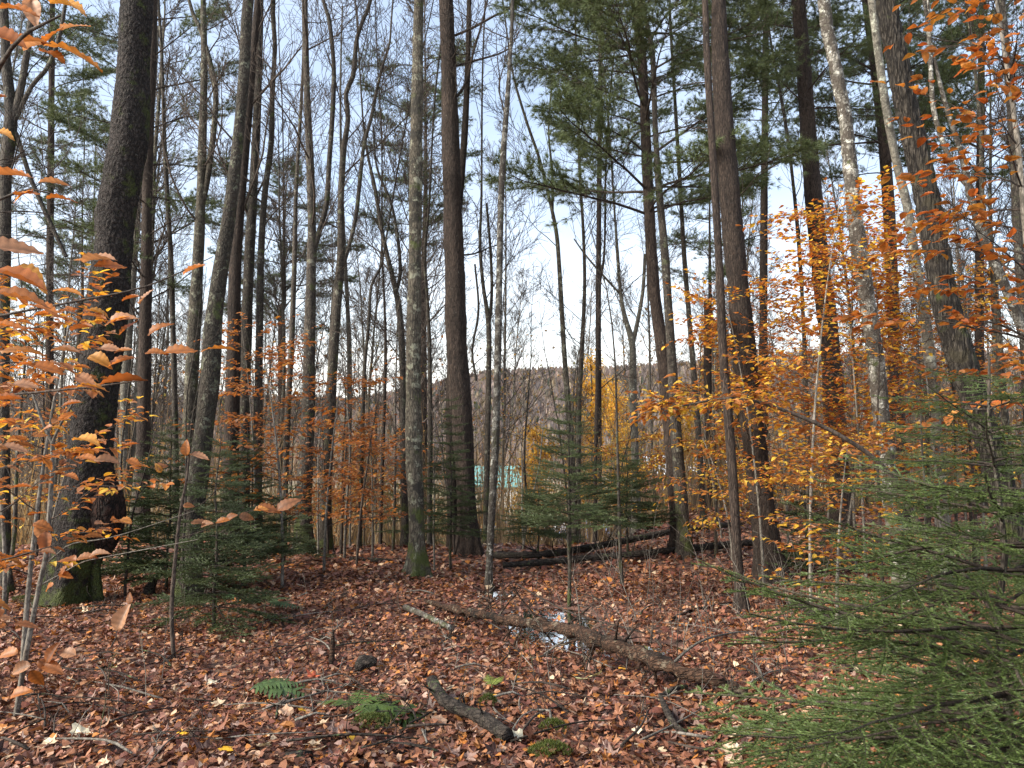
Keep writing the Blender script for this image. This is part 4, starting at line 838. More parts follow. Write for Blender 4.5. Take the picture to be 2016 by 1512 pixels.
for i, (px, py, lp, an, ti) in enumerate([(65, 1030, 40, -15, 40), (70, 1035, 40, -55, 50), (90, 1045, 45, -80, 60), (150, 1105, 45, 170, 30), (150, 1100, 40, 6, 35), (175, 1095, 40, 12, 30), (115, 1130, 30, -10, 30), (130, 1112, 35, -120, 30), (105, 1150, 28, -150, 40),
                                         (150, 1290, 40, 165, 50), (90, 1305, 45, 60, 50), (85, 1310, 45, -4, 30), (35, 1285, 45, 190, 35), (60, 1310, 45, 200, 50), (60, 1320, 40, -60, 60), (75, 1300, 40, -40, 40), (20, 1370, 45, 20, 40), (20, 1110, 30, 10, 20), (120, 800, 40, 15, 30), (105, 840, 35, -160, 30)]):
    put_leaf(root, base, px, py, d-.1, lp*d/F, R_(an), R_(ti), ['orange', 'pink'][i % 2], i)
# twig sapling with one upright leaf
b = G(340, 1300); d = float(b[1])
root = thing('beech_sapling', 'dark knee-high to head-high sapling with one upright leaf at its tip, left', 'tree', b); base = np.array(b)
for s_ in [[(342, 1302, 8), (338, 1200, 8), (345, 1100, 7), (355, 1010, 6), (368, 940, 5), (372, 898, 4)], [(355, 1010, 3), (400, 990, 2), (430, 960, 1)], [(349, 1060, 3), (400, 1045, 2), (480, 1010, 1), (560, 990, 1)], [(368, 930, 2), (330, 915, 1), (320, 905, 1)]]:
    a_ = np.array([(*P(px, py, d), max(.8, w/2)*d/F) for px, py, w in s_]); a_[:, :3] -= base; c = catmull(a_, .05); mb = MB(); mb.tube(c[:, :3], c[:, 3], 6); obj('stem', mb.mesh('sapling_stem', M['twig']), root)
for i, (px, py, lp, an, ti) in enumerate([(366, 898, 34, 92, 80), (374, 896, 42, -2, 12), (306, 918, 24, 5, 75), (318, 930, 22, 120, 60), (375, 1028, 40, 0, 30), (395, 1035, 28, 15, 55), (425, 1030, 32, 20, 30), (445, 1018, 24, 10, 70), (470, 1015, 30, -10, 60), (500, 1005, 30, 20, 30), (545, 1005, 48, 38, 40), (505, 1002, 46, 4, 25), (360, 995, 22, -5, 60), (228, 1242, 56, 72, 65), (255, 1190, 25, 100, 70)]):
    put_leaf(root, base, px, py, d-.05, lp*d/F, R_(an), R_(ti), ['orange', 'pink', 'pink'][i % 3], i)

# ---------------------------------------------------------------- yellow trees and brush beyond the crest
def yellow_tree(label, px, d, hgt, rad, seed, pal=(YEL,)):
    rg = np.random.default_rng(seed); b = P(px, 1000, d); z = gz(b[0], b[1]); root = thing('aspen_tree', label, 'tree', (b[0], b[1], z))
    mb = MB(); n = 10; pts = np.stack([rg.normal(0, .05, n), rg.normal(0, .05, n), np.linspace(-.2, hgt, n)], 1); mb.tube(pts, np.linspace(.09, .015, n), 8); obj('trunk', mb.mesh('aspen_trunk', M['smooth']), root)
    T = []
    for j in range(26):
        t = .25 + .7*(j+rg.random())/26; az = rg.random()*6.28; grow(T, pts[int(t*(n-1))], unit(np.array((math.cos(az), math.sin(az), .9))), rad*rg.uniform(.6, 1.1)*(1.2-t), .02, 1, rg, .12, .06, nch=(6,), rmin=.005)
    obj('twigs', tubes_mesh(T, 'aspen_twigs', M['twig']), root, kind='stuff')
    q = np.concatenate([t_[0][1:] for t_ in T]); q = np.repeat(q, 9, 0) + rg.normal(0, .16, (len(q)*9, 3)); m = len(q)
    pl = np.concatenate(pal); cols = pl[rg.integers(0, len(pl), m)]*rg.uniform(.8, 1.15, (m, 1)); mb = MB()
    quad = (np.array([(0, -.4, 0), (.5, -.35, .05), (1, 0, 0), (.5, .35, .05), (0, .4, 0)]), np.array([(0, 1, 3, 4)]), np.array([(1, 2, 3)]))
    scatter(mb, quad, q, rg.normal(0, 1, (m, 3)), rg.normal(0, 1, (m, 3))+1e-3, rg.uniform(.05, .09, m), cols)
    obj('foliage', mb.mesh('foliage', M['leaf'], False), root, kind='stuff'); return root
yellow_tree('golden-leaved tree glowing in the valley behind the thin black pole', 1165, 27, 7.6, 1.9, 1)
yellow_tree('golden bush-like tree left of the tiered young fir', 1058, 26, 5.2, 1.5, 2)
yellow_tree('second golden tree between the black pole and the V-split trunk', 1215, 30, 7.2, 1.8, 3)
yellow_tree('yellow tree right of the splintered narrow trunk', 1345, 26, 5.6, 1.6, 4)
yellow_tree('bronze-leaved tree behind the slender smooth trunk', 1420, 24, 7.2, 1.6, 5, (YEL, OR))
yellow_tree('rusty-leaved tree in the valley left of the grey mossy trunk', 700, 24, 4.6, 1.8, 6, (OR, YEL))
# brush
rg = np.random.default_rng(9); mb = MB(); m = 16000
y = 16 + 40*rg.random(m)**1.3; x = rg.uniform(-.75, .75, m)*y; z = terrain(x, y)
for r_ in (0,):
    hh = rg.uniform(.8, 4.5, m); w = rg.uniform(.008, .02, m); d_ = np.stack([rg.normal(0, .22, m), rg.normal(0, .22, m), np.ones(m)], 1)
    p = np.stack([x, y, z], 1); a_ = rg.random(m)*PI; s_ = np.stack([np.cos(a_), np.sin(a_), np.zeros(m)], 1)
    V = np.stack([p-s_*w[:, None], p+s_*w[:, None], p+d_*hh[:, None]], 1).reshape(-1, 3)
    cc = np.array([(.16, .12, .08), (.24, .19, .12), (.12, .09, .065), (.30, .22, .12)])[rg.integers(0, 4, m)]
    mb.add(V, T=np.arange(3*m).reshape(-1, 3), c=np.repeat(cc, 3, 0))
m = 60000; y = 15 + 36*rg.random(m)**1.3; cl = rg.integers(0, 360, m); cxs = rg.uniform(-.75, .75, 360); cys = 16.5 + 40*rg.random(360)**1.1; y = cys[cl] + rg.normal(0, .5, m); x = cxs[cl]*cys[cl] + rg.normal(0, .6, m); z = terrain(x, y) + .2 + 5.2*rg.random(m)**1.3
quad = (np.array([(0, -.4, 0), (.5, -.35, .05), (1, 0, 0), (.5, .35, .05), (0, .4, 0)]), np.array([(0, 1, 3, 4)]), np.array([(1, 2, 3)]))
pl = np.array([(.42, .2, .08), (.36, .24, .09), (.46, .3, .1), (.3, .2, .1), (.24, .24, .09), (.5, .22, .07)])
scatter(mb, quad, np.stack([x, y, z], 1), rg.normal(0, 1, (m, 3)), np.stack([rg.normal(0, .4, m), rg.normal(0, .4, m), np.ones(m)], 1), rg.uniform(.05, .085, m), pl[cl % 6]*rg.uniform(.8, 1.2, (m, 1)))
obj('undergrowth', mb.mesh('undergrowth', M['leaf'], False), kind='stuff')
# far wooded hillside; distance haze is put into the lightened crown colours
mb = MB(); m = 26000; y = rg.uniform(150, 560, m); x = rg.uniform(-.8, .8, m)*y; z = terrain(x, y)
hgt = rg.uniform(4, 7.5, m); ev = rg.random(m) < (.04 + .25*(y > 500)); t = np.where(ev, hgt*.2, hgt*.22)
for k_ in range(2):
    a_ = k_*PI/4 + rg.random(m); s_ = np.stack([np.cos(a_), np.sin(a_), np.zeros(m)], 1)*t[:, None]*rg.uniform(.6, 1.1, m)[:, None]; p = np.stack([x, y, z], 1); up_ = np.stack([np.zeros(m), np.zeros(m), hgt], 1)
    V = np.stack([p-s_*.3, p-s_+up_*.45, p-s_*.5+up_*.85, p+up_, p+s_*.6+up_*.8, p+s_+up_*.4, p+s_*.3], 1).reshape(-1, 3)
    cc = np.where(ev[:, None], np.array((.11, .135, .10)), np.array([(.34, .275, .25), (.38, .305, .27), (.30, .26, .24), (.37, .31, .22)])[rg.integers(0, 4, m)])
    T = np.array([(0, 1, 6), (1, 5, 6), (1, 2, 5), (2, 4, 5), (2, 3, 4)]); mb.add(V, T=(T[None]+(np.arange(m)*7)[:, None, None]).reshape(-1, 3), c=np.repeat(cc, 7, 0))
obj('hillside_wood', mb.mesh('hillside_wood', M['needle'], False), kind='stuff')

# ---------------------------------------------------------------- valley buildings and cars
def box(mb, x0, x1, y0, y1, z0, z1):
    V = np.array([(x, y, z) for z in (z0, z1) for y in (y0, y1) for x in (x0, x1)], float)
    return mb.add(V, Q=[(0, 2, 3, 1), (4, 5, 7, 6), (0, 1, 5, 4), (2, 6, 7, 3), (0, 4, 6, 2), (1, 3, 7, 5)])
def boxm(n, mat, *a): return box(MB(), *a).mesh(n, mat, False)
def house(label, px, d, w, dep, h, rh, wallm, roofm, name='house'):
    b = P(px, 1000, d); z = gz(b[0], b[1]); r = thing(name, label, 'building', (b[0], b[1], z))
    obj('wall', boxm('house_wall', wallm, -w/2, w/2, 0, dep, -.5, h), r)
    g_ = MB(); g_.add(np.array([(-w/2, 0, h), (-w/2, dep, h), (-w/2, dep/2, h+rh), (w/2, 0, h), (w/2, dep, h), (w/2, dep/2, h+rh)], float), T=[(0, 2, 1), (3, 4, 5)]); obj('gable', g_.mesh('gable', wallm, False), r)
    o_ = .35; th = .08; rf = MB()
    for s in (0, 1):
        y0 = -o_ if s == 0 else dep+o_; zz = h - o_*rh/(dep/2)
        V = np.array([(-w/2-o_, y0, zz), (w/2+o_, y0, zz), (w/2+o_, dep/2, h+rh), (-w/2-o_, dep/2, h+rh)], float); V2 = V + (0, 0, th)
        rf.add(np.vstack([V, V2]), Q=[(0, 1, 2, 3), (4, 7, 6, 5), (0, 4, 5, 1), (1, 5, 6, 2), (3, 2, 6, 7), (0, 3, 7, 4)])
    obj('roof', rf.mesh('roof', roofm, False), r)
    for i in range(int(w//2.4)):
        x = -w/2 + 1.2 + i*2.4; f = obj('window', boxm('window_frame', M['wtrim'], x-.5, x+.5, -.05, .03, 1.0, 2.2), r); obj('pane', boxm('pane', M['glass'], x-.4, x+.4, -.065, -.045, 1.1, 2.1), f)
    f = obj('door', boxm('door', M['wtrim'], -.15+w*.5-1.4, .75+w*.5-1.4, -.04, .03, 0, 2.05), r)
    return r
M['wtrim'] = plain('white_trim', (.75, .75, .72)); M['glass'] = plain('dark_pane', (.05, .06, .07), .1)
M['redwall'] = plain('faded_red_boards', (.42, .16, .15)); M['tealroof'] = plain('teal_metal_roof', (.16, .38, .37), .5, .1); M['whiteroof'] = plain('pale_metal_roof', (.72, .74, .76), .4, .2)
M['creamwall'] = plain('cream_siding', (.6, .56, .48)); M['bluepaint'] = plain('car_blue', (.2, .25, .42), .25); M['whitepaint'] = plain('car_white', (.75, .76, .78), .25); M['tyre'] = plain('tyre_rubber', (.02, .02, .02)); M['darkpaint'] = plain('car_dark', (.05, .05, .06), .25)
house('teal-roofed low building glimpsed between the central pine and the speckled birch', 958, 75, 6, 5, 2.6, 1.7, M['creamwall'], M['tealroof'])
house('faded red barn with pale roof glimpsed right of the broad-crowned pine', 1405, 72, 11, 8, 3.6, 1.5, M['redwall'], M['whiteroof'], 'barn')
def car(label, px, d, paint, rz):
    b = P(px, 1000, d); z = gz(b[0], b[1]); r = thing('parked_car', label, 'car', (b[0], b[1], z)); r.rotation_euler = (0, 0, rz)
    prof = [(-2.15, .35), (-2.2, .75), (-2.05, .95), (-1.25, 1.02), (-.65, 1.42), (.75, 1.45), (1.45, 1.02), (2.1, .92), (2.2, .6), (2.15, .35)]
    n = len(prof); V = np.array([(x, s*(.82 if z_ < 1.1 else .66), z_) for s in (-1, 1) for x, z_ in prof]); mb = MB(); mb.add(V, Q=[(i, i+1, n+i+1, n+i) for i in range(n-1)] + [(n-1, 0, n, 2*n-1)])
    mb2 = [list(range(n))[::-1], list(range(n, 2*n))]; me = mb.mesh('car_body', paint, False)
    import bmesh as bm_; bm = bm_.new(); bm.from_mesh(me); bm.verts.ensure_lookup_table()
    for f in mb2: bm.faces.new([bm.verts[i] for i in f])
    bm.to_mesh(me); bm.free(); obj('body', me, r)
    for s in (-1, 1):
        g_ = MB(); g_.add(np.array([(-1.1, s*.79, 1.03), (1.3, s*.79, 1.03), (.7, s*.68, 1.38), (-.6, s*.68, 1.38)]), Q=[(0, 1, 2, 3)]); obj('window', g_.mesh('car_window', M['glass'], False), r)
        for x in (-1.35, 1.35):
            w = MB(); w.tube([(x, s*.72, .33), (x, s*.73, .33), (x, s*.90, .33), (x, s*.91, .33)], [.01, .33, .33, .01], 18); obj('wheel', w.mesh('wheel', M['tyre']), r)
car('pale car parked in the valley behind the tiered young fir', 1135, 38, M['whitepaint'], .1)
car('bluish car parked right of the pale car, behind the low spreading fir', 1185, 37, M['bluepaint'], 0)
car('dark car parked left behind the slim grey stem', 1020, 40, M['darkpaint'], .05)

# ---------------------------------------------------------------- logs and sticks
def log(name, label, pts, mat, sides=14, cat='log', group=None, stubs=0, seed=0, sl=.25, disp=.12, step=.06, down=False):
    pts = np.array(pts, float); base = pts[0, :3].copy(); pts[:, :3] -= base; c = catmull(pts, step); rg = np.random.default_rng(seed)
    r = thing(name, label, cat, base, group); V, Q = tube(c[:, :3], c[:, 3], sides); ctr = np.repeat(c[:, :3], sides, 0); R = V-ctr
    k_ = 1 + disp*fbm(V*9+seed, 3, 2) + disp*.6*vnoise(V*np.array((30, 30, 30)), 5); V = ctr + R*k_[:, None]
    caps = [np.arange(sides)[::-1], np.arange(sides)+len(V)-sides]; m = len(V); V = np.vstack([V, c[:1, :3], c[-1:, :3]])
    T = [(caps[0][i], caps[0][(i+1) % sides], m) for i in range(sides)] + [(caps[1][i], caps[1][(i+1) % sides], m+1) for i in range(sides)]
    obj('bole', mesh('bole', V, [Q, np.array(T)], mat), r)
    for j in range(stubs):
        t = .1 + .85*(j+rg.random())/stubs; i = int(t*(len(c)-1)); T_ = []
        a_ = rg.normal(0, 1, 3); a_[2] = -abs(a_[2])-.6 if down and rg.random() < .7 else abs(a_[2])*.8+.2
        grow(T_, c[i, :3], unit(a_), sl*rg.uniform(.4, 1.3), c[i, 3]*.28, 1, rg, .15, 0, nch=(2,), rmin=.003); mb = MB()
        for p_, r_, l_ in T_: mb.tube(p_, r_, 5)
        obj('branch_stub', mb.mesh('branch_stub', mat), r)
    return r
def gp(px, py, r, lift=0, w=None):
    q = G(px, py + 0); return (q[0], q[1], q[2] + r*.6 + lift, r)
def dp(px, py, d, r): return (*P(px, py, d), r)
def hp(px, py, z, r): k = P(px, py, 1.0); return (*P(px, py, (z-H)/(k[2]-H)), r)
log('fallen_log', 'long rotting brown log lying across the pool with branch stubs beneath', [hp(822, 1178, .03, .018), hp(880, 1196, .09, .028), hp(950, 1210, .16, .038), hp(1020, 1226, .20, .042), hp(1100, 1236, .22, .046), hp(1180, 1262, .23, .049), hp(1260, 1288, .21, .050), hp(1340, 1320, .18, .046), hp(1420, 1343, .13, .040), hp(1470, 1362, .08, .03)], M['deadlog'], 28, stubs=34, seed=3, sl=.34, down=True, disp=.5, step=.03)
log('fallen_log', 'dark log lying at the crest, uppermost of the crossed pair behind the tiered fir', [gp(968, 1106, .045, .06), gp(1060, 1108, .048, .08), gp(1150, 1098, .05, .10), gp(1250, 1082, .05, .13), gp(1350, 1062, .045, .13), gp(1460, 1046, .04, .10)], M['blacklog'], stubs=16, seed=4, sl=.4)
log('fallen_log', 'dark mossy log running right to the thick pine, lower of the crossed pair', [gp(990, 1124, .04, .05), gp(1080, 1120, .042, .06), gp(1180, 1110, .042, .06), gp(1290, 1100, .045, .06), gp(1400, 1088, .05, .06), gp(1490, 1080, .05, .06)], M['blacklog'], stubs=12, seed=5, sl=.3)
log('fallen_log', 'short dark log on the rise left of the grey mossy trunk', [gp(690, 1103, .03), gp(740, 1108, .035), gp(800, 1110, .03)], M['blacklog'], seed=6)
log('birch_log', 'short pale birch pole lying on leaves left of the rotting log', [gp(797, 1212, .026, .06), gp(840, 1232, .026, .06), gp(887, 1254, .024, .05)], M['birch'], seed=7, disp=.05)
log('mossy_branch', 'curved black mossy branch lying in the near foreground, centre', [gp(850, 1384, .030, .11), gp(868, 1408, .036, .08), gp(900, 1425, .037, .06), gp(940, 1440, .037, .05), gp(975, 1460, .042, .05), gp(1000, 1478, .046, .04)], M['blacklog'], 16, stubs=3, seed=8, sl=.12, step=.02, disp=.25)
log('wood_chunk', 'small black knob of rotten wood with a thin stick beside it', [gp(703, 1338, .025, .05), gp(718, 1332, .044, .06), gp(740, 1330, .03, .05)], M['blacklog'], 12, seed=9, step=.012, disp=.4)
log('wood_chunk', 'black piece of rotten wood at the bottom edge, left of centre', [gp(560, 1503, .02), gp(585, 1500, .03), gp(612, 1496, .018)], M['blacklog'], 12, seed=10, step=.012, disp=.3)
log('stick', 'bent forked stick with mossy bark before the large fir', [gp(1300, 1398, .014, .07), gp(1312, 1428, .02, .07), gp(1332, 1458, .018, .06), gp(1352, 1468, .012, .05)], M['blacklog'], 8, 'stick', seed=11, step=.03)
log('stick', 'short dark stick lying above the bent forked one', [gp(1300, 1396, .014, .06), gp(1325, 1388, .018, .07), gp(1352, 1374, .014, .06)], M['blacklog'], 8, 'stick', seed=12, step=.03)
log('fallen_branch', 'straight dark branch lying on the right slope below the splintered trunk', [gp(1322, 1228, .012, .03), gp(1370, 1208, .016, .03), gp(1440, 1195, .012, .03)], M['deadlog'], 8, 'branch', seed=13, stubs=3)
log('fallen_branch', 'thin pale branch propped over the right end of the rotting log', [gp(1300, 1340, .008, .02), hp(1370, 1268, .22, .009), hp(1440, 1246, .22, .006), hp(1490, 1244, .2, .004)], M['twigpale'], 6, 'branch', seed=14, stubs=4)
log('fallen_branch', 'leaning thin stick left of the rotting log over the pool', [gp(1045, 1312, .008), hp(1100, 1268, .12, .008), hp(1150, 1238, .24, .006)], M['twigpale'], 6, 'branch', seed=15)
log('fallen_branch', 'long thin twiggy branch slanting above the pool towards the log', [hp(1015, 1148, .35, .006), hp(1070, 1180, .25, .007), hp(1140, 1212, .2, .007), hp(1270, 1246, .12, .006)], M['twig'], 6, 'branch', seed=16, stubs=6)
log('fallen_branch', 'thin branch lying on the left slope below the dark fir', [gp(560, 1222, .012), gp(610, 1240, .013), gp(650, 1262, .012), gp(730, 1270, .01)], M['blacklog'], 7, 'branch', seed=17, stubs=3)
log('tree_stump', 'small broken upright stump on the left slope', [gp(652, 1318, .03, -.05), (*P(654, 1280, float(G(652, 1318)[1])), .022), (*P(656, 1240, float(G(652, 1318)[1])), .008)], M['deadlog'], 10, 'stump', seed=18, disp=.35, step=.02)
log('tree_stump', 'dark mossy stump leaning right of the big mossy trunk', [gp(292, 1180, .07, -.05), (*P(300, 1150, float(G(292, 1180)[1])), .06), (*P(318, 1125, float(G(292, 1180)[1])), .03)], M['blacklog'], 14, 'stump', seed=19, disp=.35, step=.03)
log('fallen_log', 'dark rotting log end half hidden by fir boughs under the leaning trunk', [gp(1560, 1200, .06), gp(1620, 1225, .09), gp(1700, 1245, .08)], M['blacklog'], 14, seed=20)
log('fallen_log', 'reddish log lying under the large foreground fir', [gp(1640, 1330, .04), gp(1720, 1335, .05), gp(1830, 1340, .05), gp(1930, 1330, .05)], M['deadlog'], 14, seed=21, stubs=3)
SK = []
rg = np.random.default_rng(44)
for j in range(150):
    px = rg.uniform(20, 1560); py = 1110 + 390*rg.random()**.8; q = G(px, py); a_ = rg.random()*PI; L = rg.uniform(.15, .7); dx, dy = math.cos(a_)*L/2, math.sin(a_)*L/2
    x0, y0 = q[0]-dx, q[1]-dy; x1, y1 = q[0]+dx, q[1]+dy; r_ = rg.uniform(.003, .009)
    log('twig', 'thin fallen twig on the leaf litter', [(x0, y0, gz(x0, y0)+.06, r_), (q[0]+rg.normal(0, .03), q[1]+rg.normal(0, .03), q[2]+.08, r_*.9), (x1, y1, gz(x1, y1)+.06, r_*.5)], [M['blacklog'], M['twig'], M['twigpale']][j % 3], 5, 'twig', 'fallen twigs on the litter', seed=j, step=.08, stubs=int(rg.integers(0, 3)), sl=.15)
# upright bare seedlings
for j in range(46):
    px = rg.uniform(150, 1500); py = 1170 + 300*rg.random(); q = G(px, py); T = []; hh = rg.uniform(.18, .6)
    if min((q[0]-c_[0])**2+(q[1]-c_[1])**2 for c_ in PUDW) < .1: continue
    grow(T, np.array((0, 0, -.02)), unit(np.array((rg.normal(0, .18), rg.normal(0, .18), 1))), hh, .004, 1, rg, .08, .03, nch=(4,), rmin=.0014)
    r = thing('seedling', 'thin leafless seedling standing in the leaf litter', 'seedling', q, 'leafless seedlings in the litter'); obj('stem', tubes_mesh(T, 'seedling_stem', M[['twig', 'darkbark', 'twigpale'][j % 3]]), r)

for j in range(64):
    px = rg.uniform(1120, 1600); py = 1120 + 230*rg.random(); q = G(px, py); T = []; hh = rg.uniform(.3, 1.0)
    if min((q[0]-c_[0])**2+(q[1]-c_[1])**2 for c_ in PUDW) < .1: continue
    grow(T, np.array((0, 0, -.02)), unit(np.array((rg.normal(0, .3), rg.normal(0, .3), 1))), hh, .005, 1, rg, .12, .03, nch=(5,), rmin=.0014)
    r = thing('shrub', 'thin pale leafless shrub stem right of the rotting log', 'shrub', q, 'bare shrub stems right of the rotting log'); obj('stem', tubes_mesh(T, 'shrub_stem', M[['twigpale', 'twig', 'twigpale'][j % 3]]), r)

# ---------------------------------------------------------------- leaf litter
LC = np.array([(.20, .082, .045), (.155, .055, .036), (.25, .108, .056), (.085, .028, .017), (.29, .135, .062), (.20, .095, .068), (.40, .25, .16), (.26, .165, .13), (.36, .14, .032), (.50, .38, .25), (.05, .02, .013)])
LW = np.array([.17, .14, .14, .11, .10, .07, .055, .05, .07, .014, .06]); LW = LW/LW.sum()
MG = [maple_geo(np.random.default_rng(60+i), [.25, .6, 1.1][i % 3]) for i in range(9)]
BG = [(LV[i][0]*np.array((1, 1, 1.3)), LV[i][1]) for i in range(6)]
FG = [fan_geo(g) for g in MG]
def terr_n(x, y):
    e = .05; return np.stack([(terrain(x-e, y)-terrain(x+e, y))/(2*e), (terrain(x, y-e)-terrain(x, y+e))/(2*e), np.ones_like(x)], 1)
rg = np.random.default_rng(71)
def litter(n, y0, y1, pw, size, lift, simple=False):
    mb = MB(); u = rg.random(n*2); y = y0 + (y1-y0)*u**pw; x = rg.uniform(-.78, .78, n*2)*y + rg.normal(0, .3, n*2)
    z = terrain(x, y); ok = z > WZ - .02 + .03*rg.random(n*2)*0; wet = (z < WZ+.012) & (np.hypot((x-cx)/2.0, (y-cy)/1.7) < 1); ok = ~wet | (rg.random(n*2) < .07); z = np.where(wet, WZ, z)
    x, y, z = x[ok][:n], y[ok][:n], z[ok][:n]; m = len(x); N = terr_n(x, y) + rg.normal(0, .42, (m, 3))*np.array((1, 1, 0)); a_ = rg.random(m)*2*PI
    X = np.stack([np.cos(a_), np.sin(a_), rg.normal(0, .1, m)], 1); X = X - N*(np.sum(X*N, 1)/np.sum(N*N, 1))[:, None]
    c = LC[rg.choice(len(LC), m, p=LW)]*rg.uniform(.8, 1.5, (m, 1)); sc = size*rg.uniform(.4, 1.25, m); pos = np.stack([x, y, z + lift*rg.random(m) + .004], 1)
    ge_ = FG + BG; gi = rg.integers(0, len(ge_), m)
    if simple: ge_ = [quad]; gi[:] = 0
    for k_ in range(len(ge_)):
        s_ = gi == k_; f = .62 if (not simple and k_ >= len(FG)) else 1.0
        if s_.any(): scatter(mb, ge_[k_], pos[s_], X[s_], N[s_], sc[s_]*f, c[s_])
    return mb
mb = litter(38000, 2.8, 9.8, .95, .082, .045); mb2 = litter(34000, 2.8, 10, .95, .042, .055, True)
obj('leaf_litter', mb2.mesh('leaf_litter_bits', M['litter'], False), kind='stuff'); obj('leaf_litter', mb.mesh('leaf_litter', M['litter'], False), kind='stuff')
mb = litter(70000, 8.5, 21, .85, .072, .05, True); obj('leaf_litter', mb.mesh('leaf_litter_far', M['litter'], False), kind='stuff')
# the nearest leaves one by one
LMS = []
for i in range(14):
    g_ = MG[i % 9] if i % 3 else (BG[i % 6][0], BG[i % 6][1], np.zeros((0, 3), int)); cc = LC[(i*5) % len(LC)]; mbx = MB(); mbx.add(g_[0], Q=g_[1], T=g_[2] if len(g_[2]) else None, c=cc); LMS.append((mbx.mesh('fallen_leaf', M['litter'], False), i % 3 == 0))
def lay_leaf(me, x, y, s, lift, label, group, rg, tilt=.35, name='fallen_leaf'):
    z = gz(x, y); n = terr_n(np.array([x]), np.array([y]))[0]; n = unit(n + rg.normal(0, tilt, 3)*np.array((1, 1, 0))); a_ = rg.random()*6.28; X = np.array((math.cos(a_), math.sin(a_), 0.)); X = unit(X - n*np.dot(X, n)); Y = np.cross(n, X)
    o = obj(name, me); o['label'] = label; o['category'] = 'leaf'
    if group: o['group'] = group
    o.matrix_world = Matrix(((X[0], Y[0], n[0], x), (X[1], Y[1], n[1], y), (X[2], Y[2], n[2], z+lift), (0, 0, 0, 1))) @ Matrix.Scale(s, 4)
for j in range(250):
    y = 3.6 + 1.5*rg.random()**.9; x = rg.uniform(-.7, .7)*y; i = rg.integers(14); lay_leaf(LMS[i][0], x, y, (.075 if LMS[i][1] else .125)*rg.uniform(.8, 1.25), .035+.02*rg.random(), 'brown fallen leaf on the nearest stretch of litter', 'fallen leaves nearest the camera', rg)
for i_, (px, py) in enumerate([(905, 1196), (960, 1204), (1005, 1214), (1052, 1222), (1110, 1230), (1150, 1246), (1190, 1254), (1230, 1268), (1275, 1284), (1330, 1306), (1380, 1322), (1415, 1334)]):
    q = hp(px, py, .25 - .00035*abs(px-1180), 0); o = obj('fallen_leaf', LMS[(i_*5) % 14][0]); o['label'] = 'brown fallen leaf caught on top of the rotting log'; o['category'] = 'leaf'; o['group'] = 'fallen leaves caught on the rotting log'
    o.matrix_world = Matrix.Translation(q[:3]) @ Matrix.Rotation(i_*1.7, 4, 'Z') @ Matrix.Rotation(.25*math.sin(i_*3), 4, 'X') @ Matrix.Scale(.075, 4)
YM = [MB().add(MG[i][0], Q=MG[i][1], T=MG[i][2], c=c_).mesh('fallen_leaf', M['litter'], False) for i, c_ in ((0, (.75, .42, .03)), (1, (.72, .36, .04)), (3, (.62, .56, .40)), (4, (.58, .56, .30)), (2, (.55, .13, .06)))]
for px, py, i, s, lab in [(690, 1478, 0, .12, 'bright yellow maple leaf at the bottom, left of centre'), (365, 1465, 0, .09, 'small yellow leaf at the lower left'), (440, 1495, 0, .11, 'yellow leaf at the bottom edge, lower left'), (596, 1415, 0, .08, 'yellow leaf between the two ferns'),
                     (893, 1392, 1, .08, 'yellow leaf resting on the curved mossy branch'), (1222, 1333, 1, .07, 'small yellow leaf below the rotting log'), (750, 1328, 1, .07, 'yellow leaf beside the black rotten knob'), (1065, 1432, 1, .07, 'amber leaf on the moss right of the curved branch'),
                     (158, 1462, 2, .15, 'large cream leaf at the lower left'), (222, 1438, 2, .11, 'pale pointed leaf above the large cream leaf'), (418, 1362, 2, .10, 'white-backed leaf on the left slope'), (1018, 1470, 2, .11, 'pale lobed leaf right of the curved branch'), (1450, 1502, 2, .11, 'pale star-shaped leaf at the bottom right'),
                     (1250, 1460, 2, .08, 'small pale leaf before the bent stick'), (618, 1350, 4, .12, 'reddish leaf left of the black rotten knob'), (225, 1332, 3, .08, 'greenish pale leaf on the left slope'), (140, 1352, 2, .10, 'cream maple leaf near the pale crooked stem'), (520, 1490, 2, .10, 'pinkish pale leaf at the bottom, left'),
                     (1145, 1355, 3, .13, 'pale green rosette leaf, left one of a close pair'), (1172, 1345, 3, .13, 'pale green rosette leaf, right one of a close pair'), (480, 1410, 2, .10, 'pale leaf left of the near fern'), (980, 1385, 1, .08, 'amber leaf above the curved branch')]:
    q = G(px, py); lay_leaf(YM[i], q[0], q[1], s*1.15, .05, lab, None, rg, .25)

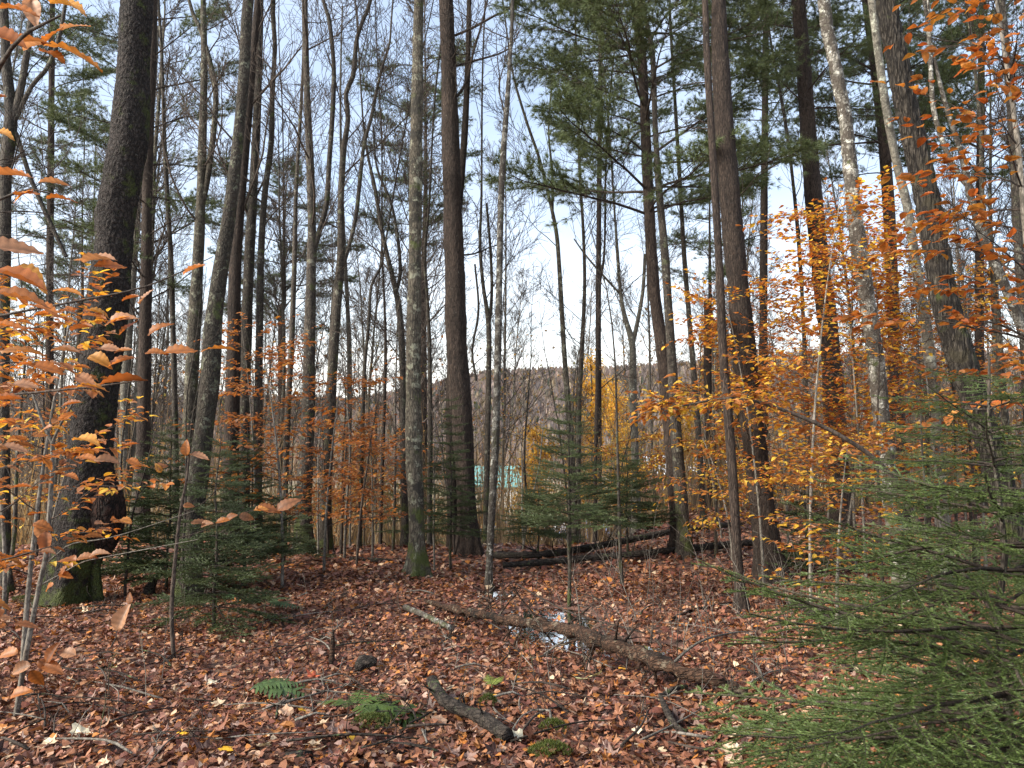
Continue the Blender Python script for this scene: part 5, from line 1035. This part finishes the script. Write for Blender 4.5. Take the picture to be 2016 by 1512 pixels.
# ---------------------------------------------------------------- ferns and moss
def fern(label, px, py, fr, seed, c=(.085, .14, .05)):
    q = G(px, py); r = thing('fern', label, 'fern', q); rg = np.random.default_rng(seed)
    for (az, L, el) in fr:
        mb = MB(); n = 16; p = np.zeros(3); d = np.array((math.cos(az)*math.cos(el), math.sin(az)*math.cos(el), math.sin(el))); p = np.array((0, 0, .05)); pts = [p+np.array((0, 0, .02))]
        for i in range(n): d = unit(d + np.array((0, 0, -.05))); p = p + d*L/n; pts.append(p + np.array((0, 0, .03)))
        pts = np.array(pts); mb.tube(pts, np.linspace(.0025, .001, n+1), 4, c=np.array(c)*.6)
        for i in range(2, n):
            for s in (1, -1):
                dd = unit(pts[i+1 if i < n else i]-pts[i]); lat = unit(np.cross(dd, (0, 0, 1)))*s; x = unit(lat + dd*.35 + np.array((0, 0, rg.normal(-.1, .12)))); l = L*.28*math.sin(PI*min(1, (i+1)/n*.85+.12))
                V = []
                for u, w in ((0, .25), (.3, .30), (.65, .2), (1, .02)): 
                    for s2 in (-1, 1): V.append(pts[i] + x*l*u + dd*s2*w*l*.42 + np.array((0, 0, -.12*l*u*u)))
                mb.add(np.array(V), Q=[(0, 1, 3, 2), (2, 3, 5, 4), (4, 5, 7, 6)], c=np.array(c)*rg.uniform(.7, 1.25))
        obj('frond', mb.mesh('frond', M['fern'], False), r)
fern('single green fern frond lying on litter, left of the black rotten knob', 490, 1385, [(-.15, .50, .30), (.5, .28, .5), (.15, .40, .42)], 1)
fern('low green ferns sprawling above the bottom edge, left of the mossy branch', 700, 1420, [(2.9, .26, .4), (-.2, .38, .3), (-.9, .26, .35), (.6, .26, .5), (-.3, .52, .2), (-.05, .62, .2), (1.6, .25, .5)], 2, (.08, .125, .03))
fern('dusky fern under the dark left fir', 520, 1205, [(-.2, .45, .3), (.8, .35, .4), (2.6, .4, .4)], 3, (.08, .13, .06))
fern('small fern on the far left slope below the fir', 430, 1190, [(0, .35, .3), (1.5, .3, .4), (3, .3, .4)], 4, (.07, .12, .05))
fern('small yellow-green fern right of the curved mossy branch', 968, 1380, [(1.8, .16, .6), (.8, .13, .7)], 5, (.16, .20, .04))
fern('pale fern under the rotting log', 1265, 1318, [(1.3, .2, .6), (.2, .18, .5), (2.6, .18, .5)], 6, (.2, .22, .08))
def moss(label, px, py, rx, n, seed):
    q = G(px, py); rg = np.random.default_rng(seed); mb = MB(); n = int(n*.5); rx *= .85; a_ = rg.random(n)*6.28; rr = np.sqrt(rg.random(n))*rx; x = np.cos(a_)*rr; y = np.sin(a_)*rr*.6; z = np.array(terrain(x+q[0], y+q[1]))-q[2] + .05*(1-(rr/rx)**2)+.035
    needle_fan(mb, np.stack([x, y, z], 1), np.tile((0, 0, 1.), (n, 1)), 6, .022, .003, .5, rg, (.04, .06, .012), (.12, .145, .03))
    o = obj('moss_clump', mb.mesh('moss_clump', M['needle'], False), loc=q); o['label'] = label; o['category'] = 'moss'
moss('bright green moss right of the curved branch', 1090, 1452, .10, 500, 1)
moss('moss tuft by the far end of the curved mossy branch', 962, 1400, .07, 350, 2)
moss('mossy patch at the bottom edge right of centre', 1085, 1500, .14, 700, 3)
moss('moss cushion against the foot of the big dark trunk', 60, 1192, .25, 900, 4)
moss('moss patch among the low ferns', 735, 1440, .16, 600, 5)
